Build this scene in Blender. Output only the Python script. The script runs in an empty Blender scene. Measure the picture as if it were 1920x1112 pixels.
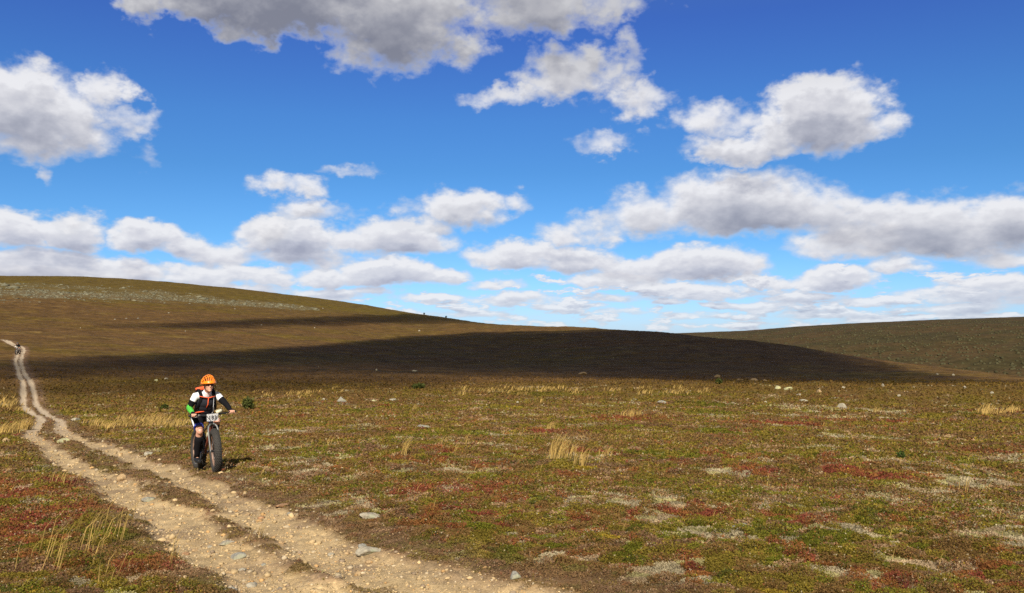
import bpy, bmesh, math, random
import numpy as np
from mathutils import Vector, Matrix, Euler, Quaternion

rng = np.random.default_rng(7)
random.seed(7)
R = math.radians
scene = bpy.context.scene
col = scene.collection

# ------------------------------------------------------------------ camera
FPX, CAMZ, PITCH = 1567.0, 1.65, R(2.5)
cam_d = bpy.data.cameras.new('camera')
cam_d.sensor_width = 36.0
cam_d.lens = 36.0 * FPX / 1920.0
cam_d.clip_start = 0.05
cam_d.clip_end = 60000.0
cam = bpy.data.objects.new('camera', cam_d)
cam.location = (0, 0, CAMZ)
cam.rotation_euler = (R(90) + PITCH, 0, 0)
col.objects.link(cam)
scene.camera = cam

# ------------------------------------------------------------------ colour management
scene.view_settings.view_transform = 'Standard'
scene.view_settings.look = 'None'
scene.view_settings.exposure = 0.45
scene.view_settings.gamma = 1.0
scene.render.engine = 'CYCLES'
scene.cycles.use_denoising = False
scene.cycles.max_bounces = 5
scene.cycles.diffuse_bounces = 2
scene.cycles.glossy_bounces = 2
scene.cycles.transparent_max_bounces = 4
scene.cycles.sample_clamp_indirect = 4.0

# ------------------------------------------------------------------ sun (behind the camera)
SUN_EL = R(39.0)
SUN_AZ = R(180.0)            # azimuth of the sun seen from the camera, clockwise from +Y
to_sun = Vector((math.sin(SUN_AZ) * math.cos(SUN_EL), math.cos(SUN_AZ) * math.cos(SUN_EL), math.sin(SUN_EL)))
sun_d = bpy.data.lights.new('sun', 'SUN')
sun_d.energy = 5.0
sun_d.angle = R(0.5)
sun_d.color = (1.0, 0.93, 0.82)
sun = bpy.data.objects.new('sun', sun_d)
sun.rotation_euler = to_sun.to_track_quat('Z', 'Y').to_euler()
col.objects.link(sun)


def pix_dir(x, y):
    u, v = (x - 960.0) / FPX, (556.0 - y) / FPX
    c, s = math.cos(PITCH), math.sin(PITCH)
    d = Vector((u, c - v * s, s + v * c))
    return d.normalized()


# ------------------------------------------------------------------ sky: Nishita air with procedural cumulus
# each cloud: centre x, centre y, half width, height above, depth below, weight
CLOUDS = [
    (500, -30, 270, 150, 114, 1.9), (740, 30, 190, 150, 114, 1.6), (990, -5, 180, 100, 88, 1.3), (340, -10, 120, 80, 72, 1.5), (1150, 0, 90, 45, 48, .75),
    (50, 215, 190, 98, 92, 1.5), (215, 180, 56, 48, 50, 1.0), (252, 222, 56, 26, 32, .7), (85, 325, 22, 16, 18, .5), (275, 300, 22, 22, 25, .25),
    (1075, 152, 122, 62, 52, 1.1), (950, 185, 92, 28, 24, .8), (1165, 105, 46, 40, 40, .6), (1205, 190, 88, 48, 44, 1.0),
    (1535, 215, 125, 76, 85, 1.5), (1345, 228, 95, 52, 50, 1.0), (1390, 280, 140, 42, 36, 1.5), (1630, 244, 80, 46, 34, 1.0), (1450, 250, 90, 50, 50, 1.3),
    (1135, 274, 74, 26, 22, .7),
    (1390, 395, 190, 80, 58, 1.6), (1220, 405, 112, 44, 42, 1.2), (1085, 440, 78, 46, 30, 1.0), (1530, 400, 105, 60, 52, 1.2),
    (1720, 430, 200, 62, 60, 1.6), (1860, 425, 125, 64, 75, 1.5), (1590, 462, 112, 38, 32, 1.2), (1890, 488, 70, 18, 14, .8),
    (865, 390, 98, 48, 48, 1.4), (965, 378, 52, 22, 24, .8), (765, 388, 50, 20, 20, .6), (800, 425, 60, 20, 16, .8),
    (545, 352, 80, 30, 26, 1.1), (660, 320, 62, 16, 14, .7), (595, 395, 95, 24, 20, .9),
    (545, 446, 105, 42, 36, 1.6), (500, 425, 45, 26, 40, 1.2), (735, 452, 118, 46, 40, 1.5), (640, 450, 60, 34, 30, 1.1), (430, 478, 85, 28, 28, 1.0),
    (25, 435, 62, 40, 40, 1.4), (130, 440, 72, 48, 34, 1.5), (130, 412, 30, 22, 30, 1.0), (270, 448, 70, 36, 32, 1.5), (345, 460, 70, 26, 26, 1.1), (60, 497, 130, 38, 40, 1.4),
    (240, 508, 75, 24, 32, 1.3), (380, 512, 85, 24, 30, 1.3), (500, 520, 75, 22, 24, 1.2), (610, 522, 80, 22, 22, 1.2), (720, 516, 105, 32, 26, 1.5), (700, 547, 55, 10, 9, .9), (560, 480, 110, 24, 24, 1.0),
    (955, 482, 95, 32, 28, 1.4), (1075, 490, 95, 28, 26, 1.3), (1330, 502, 118, 40, 30, 1.5), (1200, 505, 130, 26, 30, 1.2), (1160, 527, 110, 16, 14, 1.0),
    (1570, 522, 80, 24, 24, 1.3), (1685, 500, 58, 18, 15, 1.1), (1770, 548, 120, 18, 20, 1.2), (1890, 548, 80, 32, 30, 1.2), (1670, 600, 90, 14, 12, .9),
    (60, 520, 160, 24, 20, 1.3), (180, 500, 90, 18, 22, 1.1), (440, 545, 120, 16, 16, 1.2), (610, 552, 90, 12, 12, 1.1), (820, 520, 60, 16, 14, 1.1), (800, 556, 80, 10, 10, 1.0), (1050, 575, 90, 9, 9, 1.0), (1420, 572, 100, 10, 10, 1.0), (1250, 540, 90, 12, 12, 1.1), (1620, 565, 90, 11, 10, 1.0), (1840, 530, 90, 16, 14, 1.1), (1450, 530, 70, 12, 12, 1.0),
    (925, 535, 70, 14, 12, 1.0), (960, 562, 105, 16, 16, 1.2), (1340, 547, 150, 16, 14, 1.1), (1500, 558, 110, 13, 12, 1.1), (1150, 560, 120, 10, 9, .8),
    (1300, 592, 80, 9, 8, 1.0), (1540, 590, 90, 10, 9, 1.0), (1190, 585, 70, 8, 7, .8), (1800, 578, 120, 12, 12, 1.0), (880, 588, 90, 8, 8, .7),
]


def build_world():
    world = bpy.data.worlds.new('World')
    scene.world = world
    world.use_nodes = True
    world.cycles.sampling_method = 'MANUAL'
    world.cycles.sample_map_resolution = 512
    nt = world.node_tree
    nt.nodes.clear()

    # --- group: cloud field at (azimuth, elevation)
    g = bpy.data.node_groups.new('cloud_field', 'ShaderNodeTree')
    g.interface.new_socket('Az', in_out='INPUT', socket_type='NodeSocketFloat')
    g.interface.new_socket('El', in_out='INPUT', socket_type='NodeSocketFloat')
    g.interface.new_socket('Field', in_out='OUTPUT', socket_type='NodeSocketVector')
    gi, go = g.nodes.new('NodeGroupInput'), g.nodes.new('NodeGroupOutput')
    L = g.links.new

    def vm(op, *ins):
        n = g.nodes.new('ShaderNodeVectorMath'); n.operation = op
        for k, v in enumerate(ins):
            if isinstance(v, tuple): n.inputs[k].default_value = v
            else: L(v, n.inputs[k])
        return n.outputs[0]

    def mt(op, *ins, clamp=False):
        n = g.nodes.new('ShaderNodeMath'); n.operation = op; n.use_clamp = clamp
        for k, v in enumerate(ins):
            if isinstance(v, (int, float)): n.inputs[k].default_value = v
            else: L(v, n.inputs[k])
        return n.outputs[0]

    def noise(vec, scale, detail, rough, colour=False, dist=0.0):
        n = g.nodes.new('ShaderNodeTexNoise'); n.inputs['Scale'].default_value = scale
        n.inputs['Detail'].default_value = detail; n.inputs['Roughness'].default_value = rough
        n.inputs['Distortion'].default_value = dist
        L(vec, n.inputs['Vector'])
        return n.outputs['Color' if colour else 'Fac']

    # frequency rises towards the horizon: far clouds look smaller
    els = mt('MAXIMUM', mt('ADD', gi.outputs['El'], 0.055), 0.02)
    q = mt('MULTIPLY', mt('LOGARITHM', els, math.e), 0.30)
    cx = g.nodes.new('ShaderNodeCombineXYZ')
    L(gi.outputs['Az'], cx.inputs[0]); L(mt('MULTIPLY', gi.outputs['El'], 1.25), cx.inputs[1]); L(mt('MULTIPLY', q, 0.6), cx.inputs[2])
    P = cx.outputs[0]
    warp = vm('SUBTRACT', noise(P, 14.0, 3.0, 0.6, True), (0.5, 0.5, 0.5))
    warp2 = vm('SUBTRACT', noise(P, 60.0, 3.0, 0.6, True), (0.5, 0.5, 0.5))
    sep = g.nodes.new('ShaderNodeSeparateXYZ'); L(warp, sep.inputs[0])
    sep2 = g.nodes.new('ShaderNodeSeparateXYZ'); L(warp2, sep2.inputs[0])
    k = mt('MAXIMUM', mt('MULTIPLY_ADD', gi.outputs['El'], 0.35, 0.012), 0.004)
    az = mt('ADD', mt('MULTIPLY_ADD', sep.outputs[0], k, gi.outputs['Az']), mt('MULTIPLY', sep2.outputs[0], mt('MULTIPLY', k, 0.45)))
    el = mt('ADD', mt('MULTIPLY_ADD', sep.outputs[1], mt('MULTIPLY', k, 0.55), gi.outputs['El']), mt('MULTIPLY', sep2.outputs[1], mt('MULTIPLY', k, 0.3)))
    ca = g.nodes.new('ShaderNodeCombineXYZ'); ce = g.nodes.new('ShaderNodeCombineXYZ')
    for i in range(3):
        L(az, ca.inputs[i]); L(el, ce.inputs[i])
    # three depth layers ride in the x, y, z components (0 farthest): lower clouds stand farther off
    layers = [[], [], []]
    for c in CLOUDS:
        layers[0 if c[1] > 508 else (1 if c[1] > 433 else 2)].append(c)
    n = max(len(l) for l in layers)
    acc = None
    for i in range(n):
        tri = []
        for l in layers:
            (px, py, rx, up, dn, w) = l[i] if i < len(l) else l[0]
            d = pix_dir(px, py)
            a, e = math.atan2(d.x, d.y), math.asin(d.z)
            s = FPX * (1 + ((px - 960) / FPX) ** 2) ** 0.5
            tri.append((a, e, s / rx * (.88 if py > 400 else 1.0), s / up * (.88 if py > 400 else .95), s / dn * (.95 if py > 400 else 1.05), w))
        T = list(zip(*tri))
        vx = vm('MULTIPLY_ADD', ca.outputs[0], tuple(T[2]), tuple(-a * r for a, r in zip(T[0], T[2])))
        vu = vm('MULTIPLY_ADD', ce.outputs[0], tuple(T[3]), tuple(-e * r for e, r in zip(T[1], T[3])))
        vd = vm('MULTIPLY_ADD', ce.outputs[0], tuple(-r for r in T[4]), tuple(e * r for e, r in zip(T[1], T[4])))
        v = vm('MAXIMUM', vu, vd)
        d2 = vm('MULTIPLY_ADD', v, v, vm('MULTIPLY', vx, vx))
        f = vm('MULTIPLY_ADD', d2, tuple(-w for w in T[5]), tuple(T[5]))
        acc = f if acc is None else vm('MAXIMUM', acc, f)
    # small far cloudlets just above the horizon, farthest layer only
    cs = g.nodes.new('ShaderNodeCombineXYZ'); L(mt('MULTIPLY', az, 13.0), cs.inputs[0]); L(mt('MULTIPLY', el, 58.0), cs.inputs[1])
    st = mt('MULTIPLY', mt('SUBTRACT', noise(cs.outputs[0], 1.5, 4.0, 0.55), 0.472), 8.0)
    band = mt('MULTIPLY', mt('ABSOLUTE', mt('SUBTRACT', el, 0.030)), -42.0)
    st = mt('ADD', st, mt('MINIMUM', mt('ADD', band, 0.9), 0.0))
    c3 = g.nodes.new('ShaderNodeCombineXYZ'); L(st, c3.inputs[0]); c3.inputs[1].default_value = -5; c3.inputs[2].default_value = -5
    acc = vm('MAXIMUM', acc, c3.outputs[0])
    acc = vm('MAXIMUM', acc, (-1.3, -1.3, -1.3))
    n1 = vm('SUBTRACT', noise(P, 23.0, 4.0, 0.50, True), (.5, .5, .5))
    n2 = vm('SUBTRACT', noise(P, 85.0, 4.0, 0.52, True), (.5, .5, .5))
    fb = vm('MULTIPLY_ADD', n1, (2.5, 2.2, 1.9), vm('MULTIPLY', n2, (.55, .42, .22)))
    L(vm('ADD', fb, acc), go.inputs[0])

    # --- world tree
    L = nt.links.new

    def math_(op, *ins, clamp=False):
        n = nt.nodes.new('ShaderNodeMath'); n.operation = op; n.use_clamp = clamp
        for k, v in enumerate(ins):
            if isinstance(v, (int, float)): n.inputs[k].default_value = v
            else: L(v, n.inputs[k])
        return n.outputs[0]

    def sstep(v, lo, hi):
        n = nt.nodes.new('ShaderNodeMapRange'); n.interpolation_type = 'SMOOTHSTEP'
        L(v, n.inputs['Value']); n.inputs['From Min'].default_value = lo; n.inputs['From Max'].default_value = hi
        return n.outputs[0]

    tc = nt.nodes.new('ShaderNodeTexCoord')
    sx = nt.nodes.new('ShaderNodeSeparateXYZ'); L(tc.outputs['Generated'], sx.inputs[0])
    az = math_('ARCTAN2', sx.outputs[0], sx.outputs[1])
    el = math_('ARCSINE', sx.outputs[2])
    elp = math_('MAXIMUM', el, 0.0)

    def field(off_el, off_az=0.0):
        n = nt.nodes.new('ShaderNodeGroup'); n.node_tree = g
        L(math_('ADD', az, off_az) if off_az else az, n.inputs['Az'])
        step = math_('MULTIPLY_ADD', elp, 0.9, 0.10)        # offsets shrink towards the horizon
        L(math_('MULTIPLY_ADD', step, off_el, el) if off_el else el, n.inputs['El'])
        return n.outputs[0]

    D0, D1, D2 = field(0.0), field(0.035, -0.003), field(0.125, -0.006)
    S0, S1, S2 = [], [], []
    for src, dst in ((D0, S0), (D1, S1), (D2, S2)):
        q_ = nt.nodes.new('ShaderNodeSeparateXYZ'); L(src, q_.inputs[0]); dst += list(q_.outputs)
    shaded = []
    for i in range(3):
        alpha = sstep(S0[i], (.0, -.04, -.10)[i], (.85, .92, 1.05)[i])
        alpha = math_('MULTIPLY', alpha, (math_('MULTIPLY_ADD', sstep(el, .0, .06), .20, .76), .96, .96)[i])
        occ1 = sstep(S1[i], 0.1, 2.0)
        occ2 = sstep(S2[i], (.1, .1, .15)[i], (2.1, 2.1, 2.2)[i])
        occ = math_('MULTIPLY_ADD', occ1, 0.40, math_('MULTIPLY', occ2, 0.64))
        relief = math_('MULTIPLY', math_('SUBTRACT', S0[i], S1[i]), 0.26)
        occ = math_('SUBTRACT', occ, relief, clamp=True)
        ramp = nt.nodes.new('ShaderNodeValToRGB')
        e = ramp.color_ramp.elements
        e[0].position = 0.0; e[0].color = (.86, .86, .885, 1)
        e[1].position = 1.0; e[1].color = [(.42, .435, .54, 1), (.37, .385, .48, 1), (.32, .335, .41, 1)][i]
        m1 = e.new(0.25); m1.color = [(.70, .71, .77, 1), (.71, .71, .76, 1), (.70, .70, .74, 1)][i]
        m2 = e.new(0.60); m2.color = [(.57, .585, .67, 1), (.53, .545, .63, 1), (.50, .51, .575, 1)][i]
        L(occ, ramp.inputs[0])
        cout = ramp.outputs[0]
        if i == 2:                 # the big cloud near overhead shows its thick grey underside
            dk = nt.nodes.new('ShaderNodeVectorMath'); dk.operation = 'SCALE'
            L(cout, dk.inputs[0]); L(math_('MULTIPLY_ADD', sstep(el, .255, .33), -.30, 1.0), dk.inputs['Scale'])
            cout = dk.outputs[0]
        # thin rims are veils with the blue behind them, not bright outlines
        thin = nt.nodes.new('ShaderNodeMix'); thin.data_type = 'RGBA'
        L(sstep(S0[i], .05, 1.0), thin.inputs['Factor']); thin.inputs['A'].default_value = (.60, .635, .71, 1); L(cout, thin.inputs['B'])
        shaded.append((alpha, thin.outputs['Result']))

    sky = nt.nodes.new('ShaderNodeTexSky'); sky.sky_type = 'NISHITA'
    sky.sun_disc = False; sky.sun_elevation = SUN_EL; sky.sun_rotation = SUN_AZ
    sky.altitude = 400; sky.air_density = 1.0; sky.dust_density = 0.3; sky.ozone_density = 2.0
    # camera-like saturation of the blue
    grade = nt.nodes.new('ShaderNodeMix'); grade.data_type = 'RGBA'; grade.blend_type = 'MULTIPLY'
    grade.inputs['Factor'].default_value = 1.0
    L(sky.outputs[0], grade.inputs['A'])
    gr = nt.nodes.new('ShaderNodeValToRGB'); L(math_('MULTIPLY', elp, 1.25), gr.inputs[0])
    ge = gr.color_ramp.elements
    ge[0].position = 0.0; ge[0].color = SKY_TINT[0][1]
    ge[1].position = 1.0; ge[1].color = SKY_TINT[-1][1]
    for p, c_ in SKY_TINT[1:-1]:
        q_ = ge.new(p * 1.25); q_.color = c_
    # towards the sun the air is whiter and warmer than opposite it
    sunward = sstep(math_('MULTIPLY', sx.outputs[1], -1.0), -0.05, 0.45)
    warm = nt.nodes.new('ShaderNodeMix'); warm.data_type = 'RGBA'
    L(sunward, warm.inputs['Factor']); L(gr.outputs[0], warm.inputs['A']); warm.inputs['B'].default_value = (.82, .58, .28, 1)
    L(warm.outputs['Result'], grade.inputs['B'])

    cur = grade.outputs['Result']
    for alpha, colr in shaded:
        bright = nt.nodes.new('ShaderNodeVectorMath'); bright.operation = 'SCALE'
        L(colr, bright.inputs[0]); bright.inputs['Scale'].default_value = 10.0
        mix = nt.nodes.new('ShaderNodeMix'); mix.data_type = 'RGBA'
        L(alpha, mix.inputs['Factor']); L(cur, mix.inputs['A']); L(bright.outputs[0], mix.inputs['B'])
        cur = mix.outputs['Result']
    bg = nt.nodes.new('ShaderNodeBackground'); bg.inputs['Strength'].default_value = 0.0732
    L(cur, bg.inputs['Color'])
    wo = nt.nodes.new('ShaderNodeOutputWorld')
    L(bg.outputs[0], wo.inputs['Surface'])


# tint of the air by elevation in radians
SKY_TINT = [(0.0, (.60, .84, 1.40, 1)), (.05, (.50, .83, 1.38, 1)), (.11, (.38, .74, 1.16, 1)), (.19, (.32, .675, 1.07, 1)),
            (.25, (.325, .67, 1.12, 1)), (.36, (.315, .545, 1.15, 1)), (.52, (.60, .74, 1.10, 1)), (.8, (.95, .72, .46, 1))]
build_world()

# ================================================================== numpy noise
_perm = np.random.default_rng(11).permutation(4096)
_gx = np.cos(np.arange(4096) * 2.399963); _gy = np.sin(np.arange(4096) * 2.399963)


def perlin(x, y, seed=0):
    x = np.asarray(x, float) + seed * 17.31; y = np.asarray(y, float) - seed * 9.77
    xi = np.floor(x).astype(np.int64); yi = np.floor(y).astype(np.int64)
    fx, fy = x - xi, y - yi

    def gr(ix, iy, dx, dy):
        h = _perm[(_perm[ix & 4095] + iy) & 4095]
        return _gx[h] * dx + _gy[h] * dy
    u = fx * fx * fx * (fx * (fx * 6 - 15) + 10); v = fy * fy * fy * (fy * (fy * 6 - 15) + 10)
    a = gr(xi, yi, fx, fy); b = gr(xi + 1, yi, fx - 1, fy)
    c = gr(xi, yi + 1, fx, fy - 1); d = gr(xi + 1, yi + 1, fx - 1, fy - 1)
    return ((a + (b - a) * u) * (1 - v) + (c + (d - c) * u) * v) * 1.5


def fbm(x, y, seed=0, octv=4, gain=0.5):
    s, a, t = 0.0, 1.0, 0.0
    for o in range(octv):
        s = s + a * perlin(x * 2.03 ** o, y * 2.03 ** o, seed + o * 3)
        t += a; a *= gain
    return s / t


def smooth(v, lo, hi):
    t = np.clip((v - lo) / (hi - lo), 0, 1)
    return t * t * (3 - 2 * t)


# ================================================================== landform
# profile of the land along a sight line: distance and height above the camera's feet.
NEAR = [(0.0, 0.0), (3.0, -0.01), (5.6, -0.09), (9.0, -0.29), (13.7, -0.64), (25.0, -1.45), (40.0, -2.55), (55.0, -3.36), (72.0, -3.72)]
COLS = {
    -900: [(85, 730), (110, 690), (135, 665), (160, 640), (250, 592), (420, 540), (560, 512), (900, 560)],
    0:    [(85, 726), (110, 690), (135, 665), (160, 646), (250, 600), (420, 545), (560, 517), (900, 560)],
    160:  [(85, 726), (110, 692), (135, 668), (160, 650), (250, 605), (420, 550), (560, 520), (900, 566)],
    480:  [(85, 726), (110, 697), (135, 677), (160, 662), (250, 622), (420, 572), (540, 546), (900, 592)],
    640:  [(85, 725), (110, 700), (135, 682), (160, 668), (250, 633), (400, 590), (520, 566), (900, 612)],
    760:  [(85, 724), (110, 702), (135, 687), (160, 674), (250, 640), (380, 606), (480, 586.5), (900, 628)],
    920:  [(85, 723), (110, 704), (135, 690), (160, 678), (240, 645), (320, 622), (400, 609), (900, 655)],
    1100: [(85, 722), (110, 705), (130, 693), (150, 682), (210, 650), (270, 628), (340, 615), (900, 690)],
    1220: [(85, 721), (108, 707), (125, 697), (140, 687), (180, 662), (230, 640), (290, 625), (900, 725)],
    1400: [(85, 722), (100, 713), (112, 706), (125, 697), (150, 680), (180, 662), (220, 645), (900, 765)],
    1560: [(83, 724), (96, 716), (106, 711), (115, 706), (135, 693), (155, 682), (180, 670), (900, 780)],
    1700: [(82, 726), (92, 720), (99, 716), (106, 713), (120, 705), (135, 697), (150, 690), (900, 785)],
    1860: [(82, 727), (88, 723), (94, 720), (99, 718), (106, 715), (114, 711), (124, 707), (900, 790)],
    1960: [(81, 729), (86, 726), (91, 723), (96, 721), (103, 719), (111, 716), (120, 714), (900, 792)],
    2900: [(81, 745), (86, 742), (91, 740), (96, 738), (103, 737), (111, 735), (120, 734), (900, 800)],
}


def pix_slope(x, y):
    d = pix_dir(x, y)
    return d.z / math.hypot(d.x, d.y)


def pchip(X, Y, x):
    h = np.diff(X); dl = np.diff(Y) / h
    m = np.zeros(len(X)); m[0], m[-1] = dl[0], dl[-1]
    for i in range(1, len(X) - 1):
        m[i] = (dl[i - 1] * h[i] + dl[i] * h[i - 1]) / (h[i] + h[i - 1])
    x = np.clip(x, X[0], X[-1])
    i = np.clip(np.searchsorted(X, x) - 1, 0, len(X) - 2)
    t = (x - X[i]) / h[i]
    return ((2 * t ** 3 - 3 * t ** 2 + 1) * Y[i] + (t ** 3 - 2 * t ** 2 + t) * h[i] * m[i]
            + (-2 * t ** 3 + 3 * t ** 2) * Y[i + 1] + (t ** 3 - t ** 2) * h[i] * m[i + 1])


col_az = np.array([math.atan2(x - 960.0, FPX) for x in COLS])
col_r = np.array([[p[0] for p in c] for c in COLS.values()], float)
col_z = np.array([[CAMZ + p[0] * pix_slope(x, p[1]) for p in c] for x, c in COLS.items()])
near_r = np.array([p[0] for p in NEAR]); near_z = np.array([p[1] for p in NEAR])
FARR = np.array([1600.0, 3500.0, 9000.0, 40000.0])

AZ_F = np.linspace(R(-46), R(46), 1400)
AZ_ALL = np.concatenate([np.linspace(R(-180), R(-49), 44), AZ_F, np.linspace(R(49), R(180), 44)])
rr = [0.0, 0.6, 1.2, 1.8, 2.4]
r = 3.0
while r < 640:
    rr.append(r)
    r += min(max(r * r / 1500.0, 0.014), 1.5)
rr += [660, 700, 760, 830, 900, 1150, 1600, 2400, 3500, 9000, 40000]
RR = np.array(rr)
NA, NR = len(AZ_ALL), len(RR)


def build_heights():
    Z = np.zeros((NA, NR))
    for i, a in enumerate(AZ_ALL):
        aa = min(max(a, col_az[0]), col_az[-1])
        cr = np.array([pchip(col_az, col_r[:, k], aa) for k in range(col_r.shape[1])])
        cz = np.array([pchip(col_az, col_z[:, k], aa) for k in range(col_z.shape[1])])
        zf = np.array([cz[-1] * 0.5 - 40, -90.0, -110.0, -130.0])
        back = smooth(abs(a), R(50), R(100))
        X = np.concatenate([near_r, cr, FARR])
        Y = np.concatenate([near_z, cz, zf])
        z = pchip(X, Y, RR)
        zb = -0.004 * np.minimum(RR, 900) - 0.003 * np.maximum(RR - 900, 0)
        Z[i] = z * (1 - back) + zb * back
    return Z


Z0 = build_heights()
GX = np.sin(AZ_ALL)[:, None] * RR[None, :]
GY = np.cos(AZ_ALL)[:, None] * RR[None, :]


def grid_lookup(G, x, y):
    a = np.arctan2(x, y); rad = np.hypot(x, y)
    fi = np.interp(a, AZ_ALL, np.arange(NA)); fr = np.interp(rad, RR, np.arange(NR))
    i = np.minimum(fi.astype(int), NA - 2); j = np.minimum(fr.astype(int), NR - 2)
    u, v = fi - i, fr - j
    return (G[i, j] * (1 - u) * (1 - v) + G[i + 1, j] * u * (1 - v) + G[i, j + 1] * (1 - u) * v + G[i + 1, j + 1] * u * v)


def ground_at(x, y, G=None):
    """first hit of the sight line through a photo pixel with the land"""
    d = pix_dir(x, y)
    sl = d.z / math.hypot(d.x, d.y)
    a = math.atan2(d.x, d.y)
    rad = np.concatenate([np.arange(3, 90, .02), np.arange(90, 900, .25)])
    zz = grid_lookup(Z0 if G is None else G, np.sin(a) * rad, np.cos(a) * rad)
    below = zz >= CAMZ + sl * rad
    k = int(np.argmax(below)) if below.any() else len(rad) - 1
    return np.array([math.sin(a) * rad[k], math.cos(a) * rad[k], zz[k]])


# ================================================================== wheel ruts
RUT_A = [(0, 634), (11, 640), (27, 648), (36, 654), (33, 665), (29, 677), (33, 690), (38, 708), (43, 719), (44, 744), (47, 765), (77, 785), (57, 812), (87, 835),
         (120, 862), (160, 882), (213, 905), (240, 929), (290, 950), (330, 975), (370, 1005), (412, 1033), (455, 1056), (495, 1081), (545, 1107)]
RUT_B = [(0, 629), (11, 636), (22, 643), (39, 649), (45, 656), (42, 665), (39, 677), (42, 690), (51, 708), (58, 718), (63, 733), (67, 753), (72, 764), (90, 777), (112, 789),
         (116, 807), (140, 822), (187, 835), (247, 859), (300, 876), (340, 896), (387, 915), (430, 934), (474, 957), (524, 984), (580, 1012), (650, 1040), (730, 1066), (820, 1091), (900, 1108)]


def rut_points(P):
    q = [ground_at(*p)[:2] for p in P]
    d = q[-1] - q[-2]; d /= np.linalg.norm(d)
    q.append(q[-1] + d * 2.0); q.append(q[-1] + d * 3.0)
    q = np.array(q)
    out = [q[0]]                       # Catmull-Rom, then resample
    for i in range(len(q) - 1):
        p0, p1, p2, p3 = q[max(i - 1, 0)], q[i], q[i + 1], q[min(i + 2, len(q) - 1)]
        for t in np.linspace(0, 1, 9)[1:]:
            out.append(0.5 * (2 * p1 + (p2 - p0) * t + (2 * p0 - 5 * p1 + 4 * p2 - p3) * t * t + (3 * p1 - p0 - 3 * p2 + p3) * t ** 3))
    return np.array(out)


rutA, rutB = rut_points(RUT_A), rut_points(RUT_B)


def dist_poly(x, y, P):
    best = np.full(x.shape, 1e9)
    for i in range(len(P) - 1):
        a, b = P[i], P[i + 1]
        d = b - a; L2 = d @ d + 1e-12
        lo = np.minimum(a, b) - 4; hi = np.maximum(a, b) + 4
        m = (x > lo[0]) & (x < hi[0]) & (y > lo[1]) & (y < hi[1])
        if not m.any(): continue
        xm, ym = x[m], y[m]
        t = np.clip(((xm - a[0]) * d[0] + (ym - a[1]) * d[1]) / L2, 0, 1)
        best[m] = np.minimum(best[m], np.hypot(xm - a[0] - t * d[0], ym - a[1] - t * d[1]))
    return best


def track_fields(x, y):
    """rut: 1 on the bare wheel ruts; edge: 1 on the worn heath beside and between them"""
    rad = np.hypot(x, y)
    dA, dB = dist_poly(x, y, rutA), dist_poly(x, y, rutB)
    wob = 0.27 * fbm(x * 1.1, y * 1.1, 21, 5, .6) + 0.09 * fbm(x * 6, y * 6, 22, 3)
    wA = 0.29 + 0.10 * fbm(x * .35, y * .35, 23, 2) + 0.0 * smooth(14 - rad, 0, 6)
    wB = 0.30 + 0.12 * fbm(x * .35, y * .35, 24, 2) + 0.05 * smooth(10 - rad, 0, 4)
    wA = wA - 0.08 * smooth(rad, 40, 70); wB = wB - 0.08 * smooth(rad, 40, 70)
    rut = np.maximum(wA - dA, wB - dB) + wob * (1 - .5 * smooth(rad, 40, 80))
    d = np.minimum(dA - wA, dB - wB - .30 * smooth(dA - dB, 0, .5))
    edge = 1 - smooth(d + 1.6 * wob, -.05, 0.50)
    between = smooth(0.95 - np.maximum(dA, dB), 0, .35) * smooth(1.6 - dA - dB, 0, .3)
    # the strip between the ruts is itself worn through in places near the viewer
    rut = np.maximum(rut, np.where(between * smooth(24 - rad, 0, 8) > .3, .9 * fbm(x / .75, y / .75, 25, 4, .6) - .21, -1))
    return rut, np.clip(np.maximum(edge, between), 0, 1)


# ================================================================== plant patches
def seeds(lst):
    out = []
    for (x, y, wx, wy) in lst:
        c = ground_at(x, y); e = ground_at(x + wx, y); f = ground_at(x, y - wy)
        out.append((c[0], c[1], max(np.hypot(*(e - c)[:2]), .15), max(np.hypot(*(f - c)[:2]), .15), math.atan2(c[0], c[1])))
    return out


LICHEN_SEEDS = seeds([(1150, 944, 110, 12), (1235, 973, 75, 9), (1060, 860, 50, 8), (1650, 1003, 95, 14), (1880, 1010, 70, 16), (1500, 926, 120, 9), (1540, 922, 60, 9),
                      (1830, 905, 60, 10), (1880, 966, 55, 16), (1435, 943, 40, 9), (1365, 888, 40, 9), (1430, 868, 35, 8), (1760, 875, 60, 10), (510, 889, 55, 7),
                      (760, 822, 30, 6), (1050, 1050, 60, 10), (1230, 1070, 60, 14), (1330, 1000, 50, 14), (950, 840, 50, 8), (900, 885, 40, 6), (1240, 935, 70, 12),
                      (1520, 765, 60, 3), (1560, 783, 30, 3), (1340, 780, 30, 2), (680, 800, 25, 6), (800, 880, 60, 10), (1720, 1060, 90, 10), (1560, 1075, 60, 10),
                      (1600, 820, 40, 4), (1475, 800, 30, 2), (1640, 770, 50, 2), (500, 812, 60, 3), (540, 842, 50, 4), (590, 870, 50, 5), (1310, 1095, 70, 12), (70, 1105, 60, 8), (1895, 865, 40, 7), (1020, 780, 30, 2)])
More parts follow.
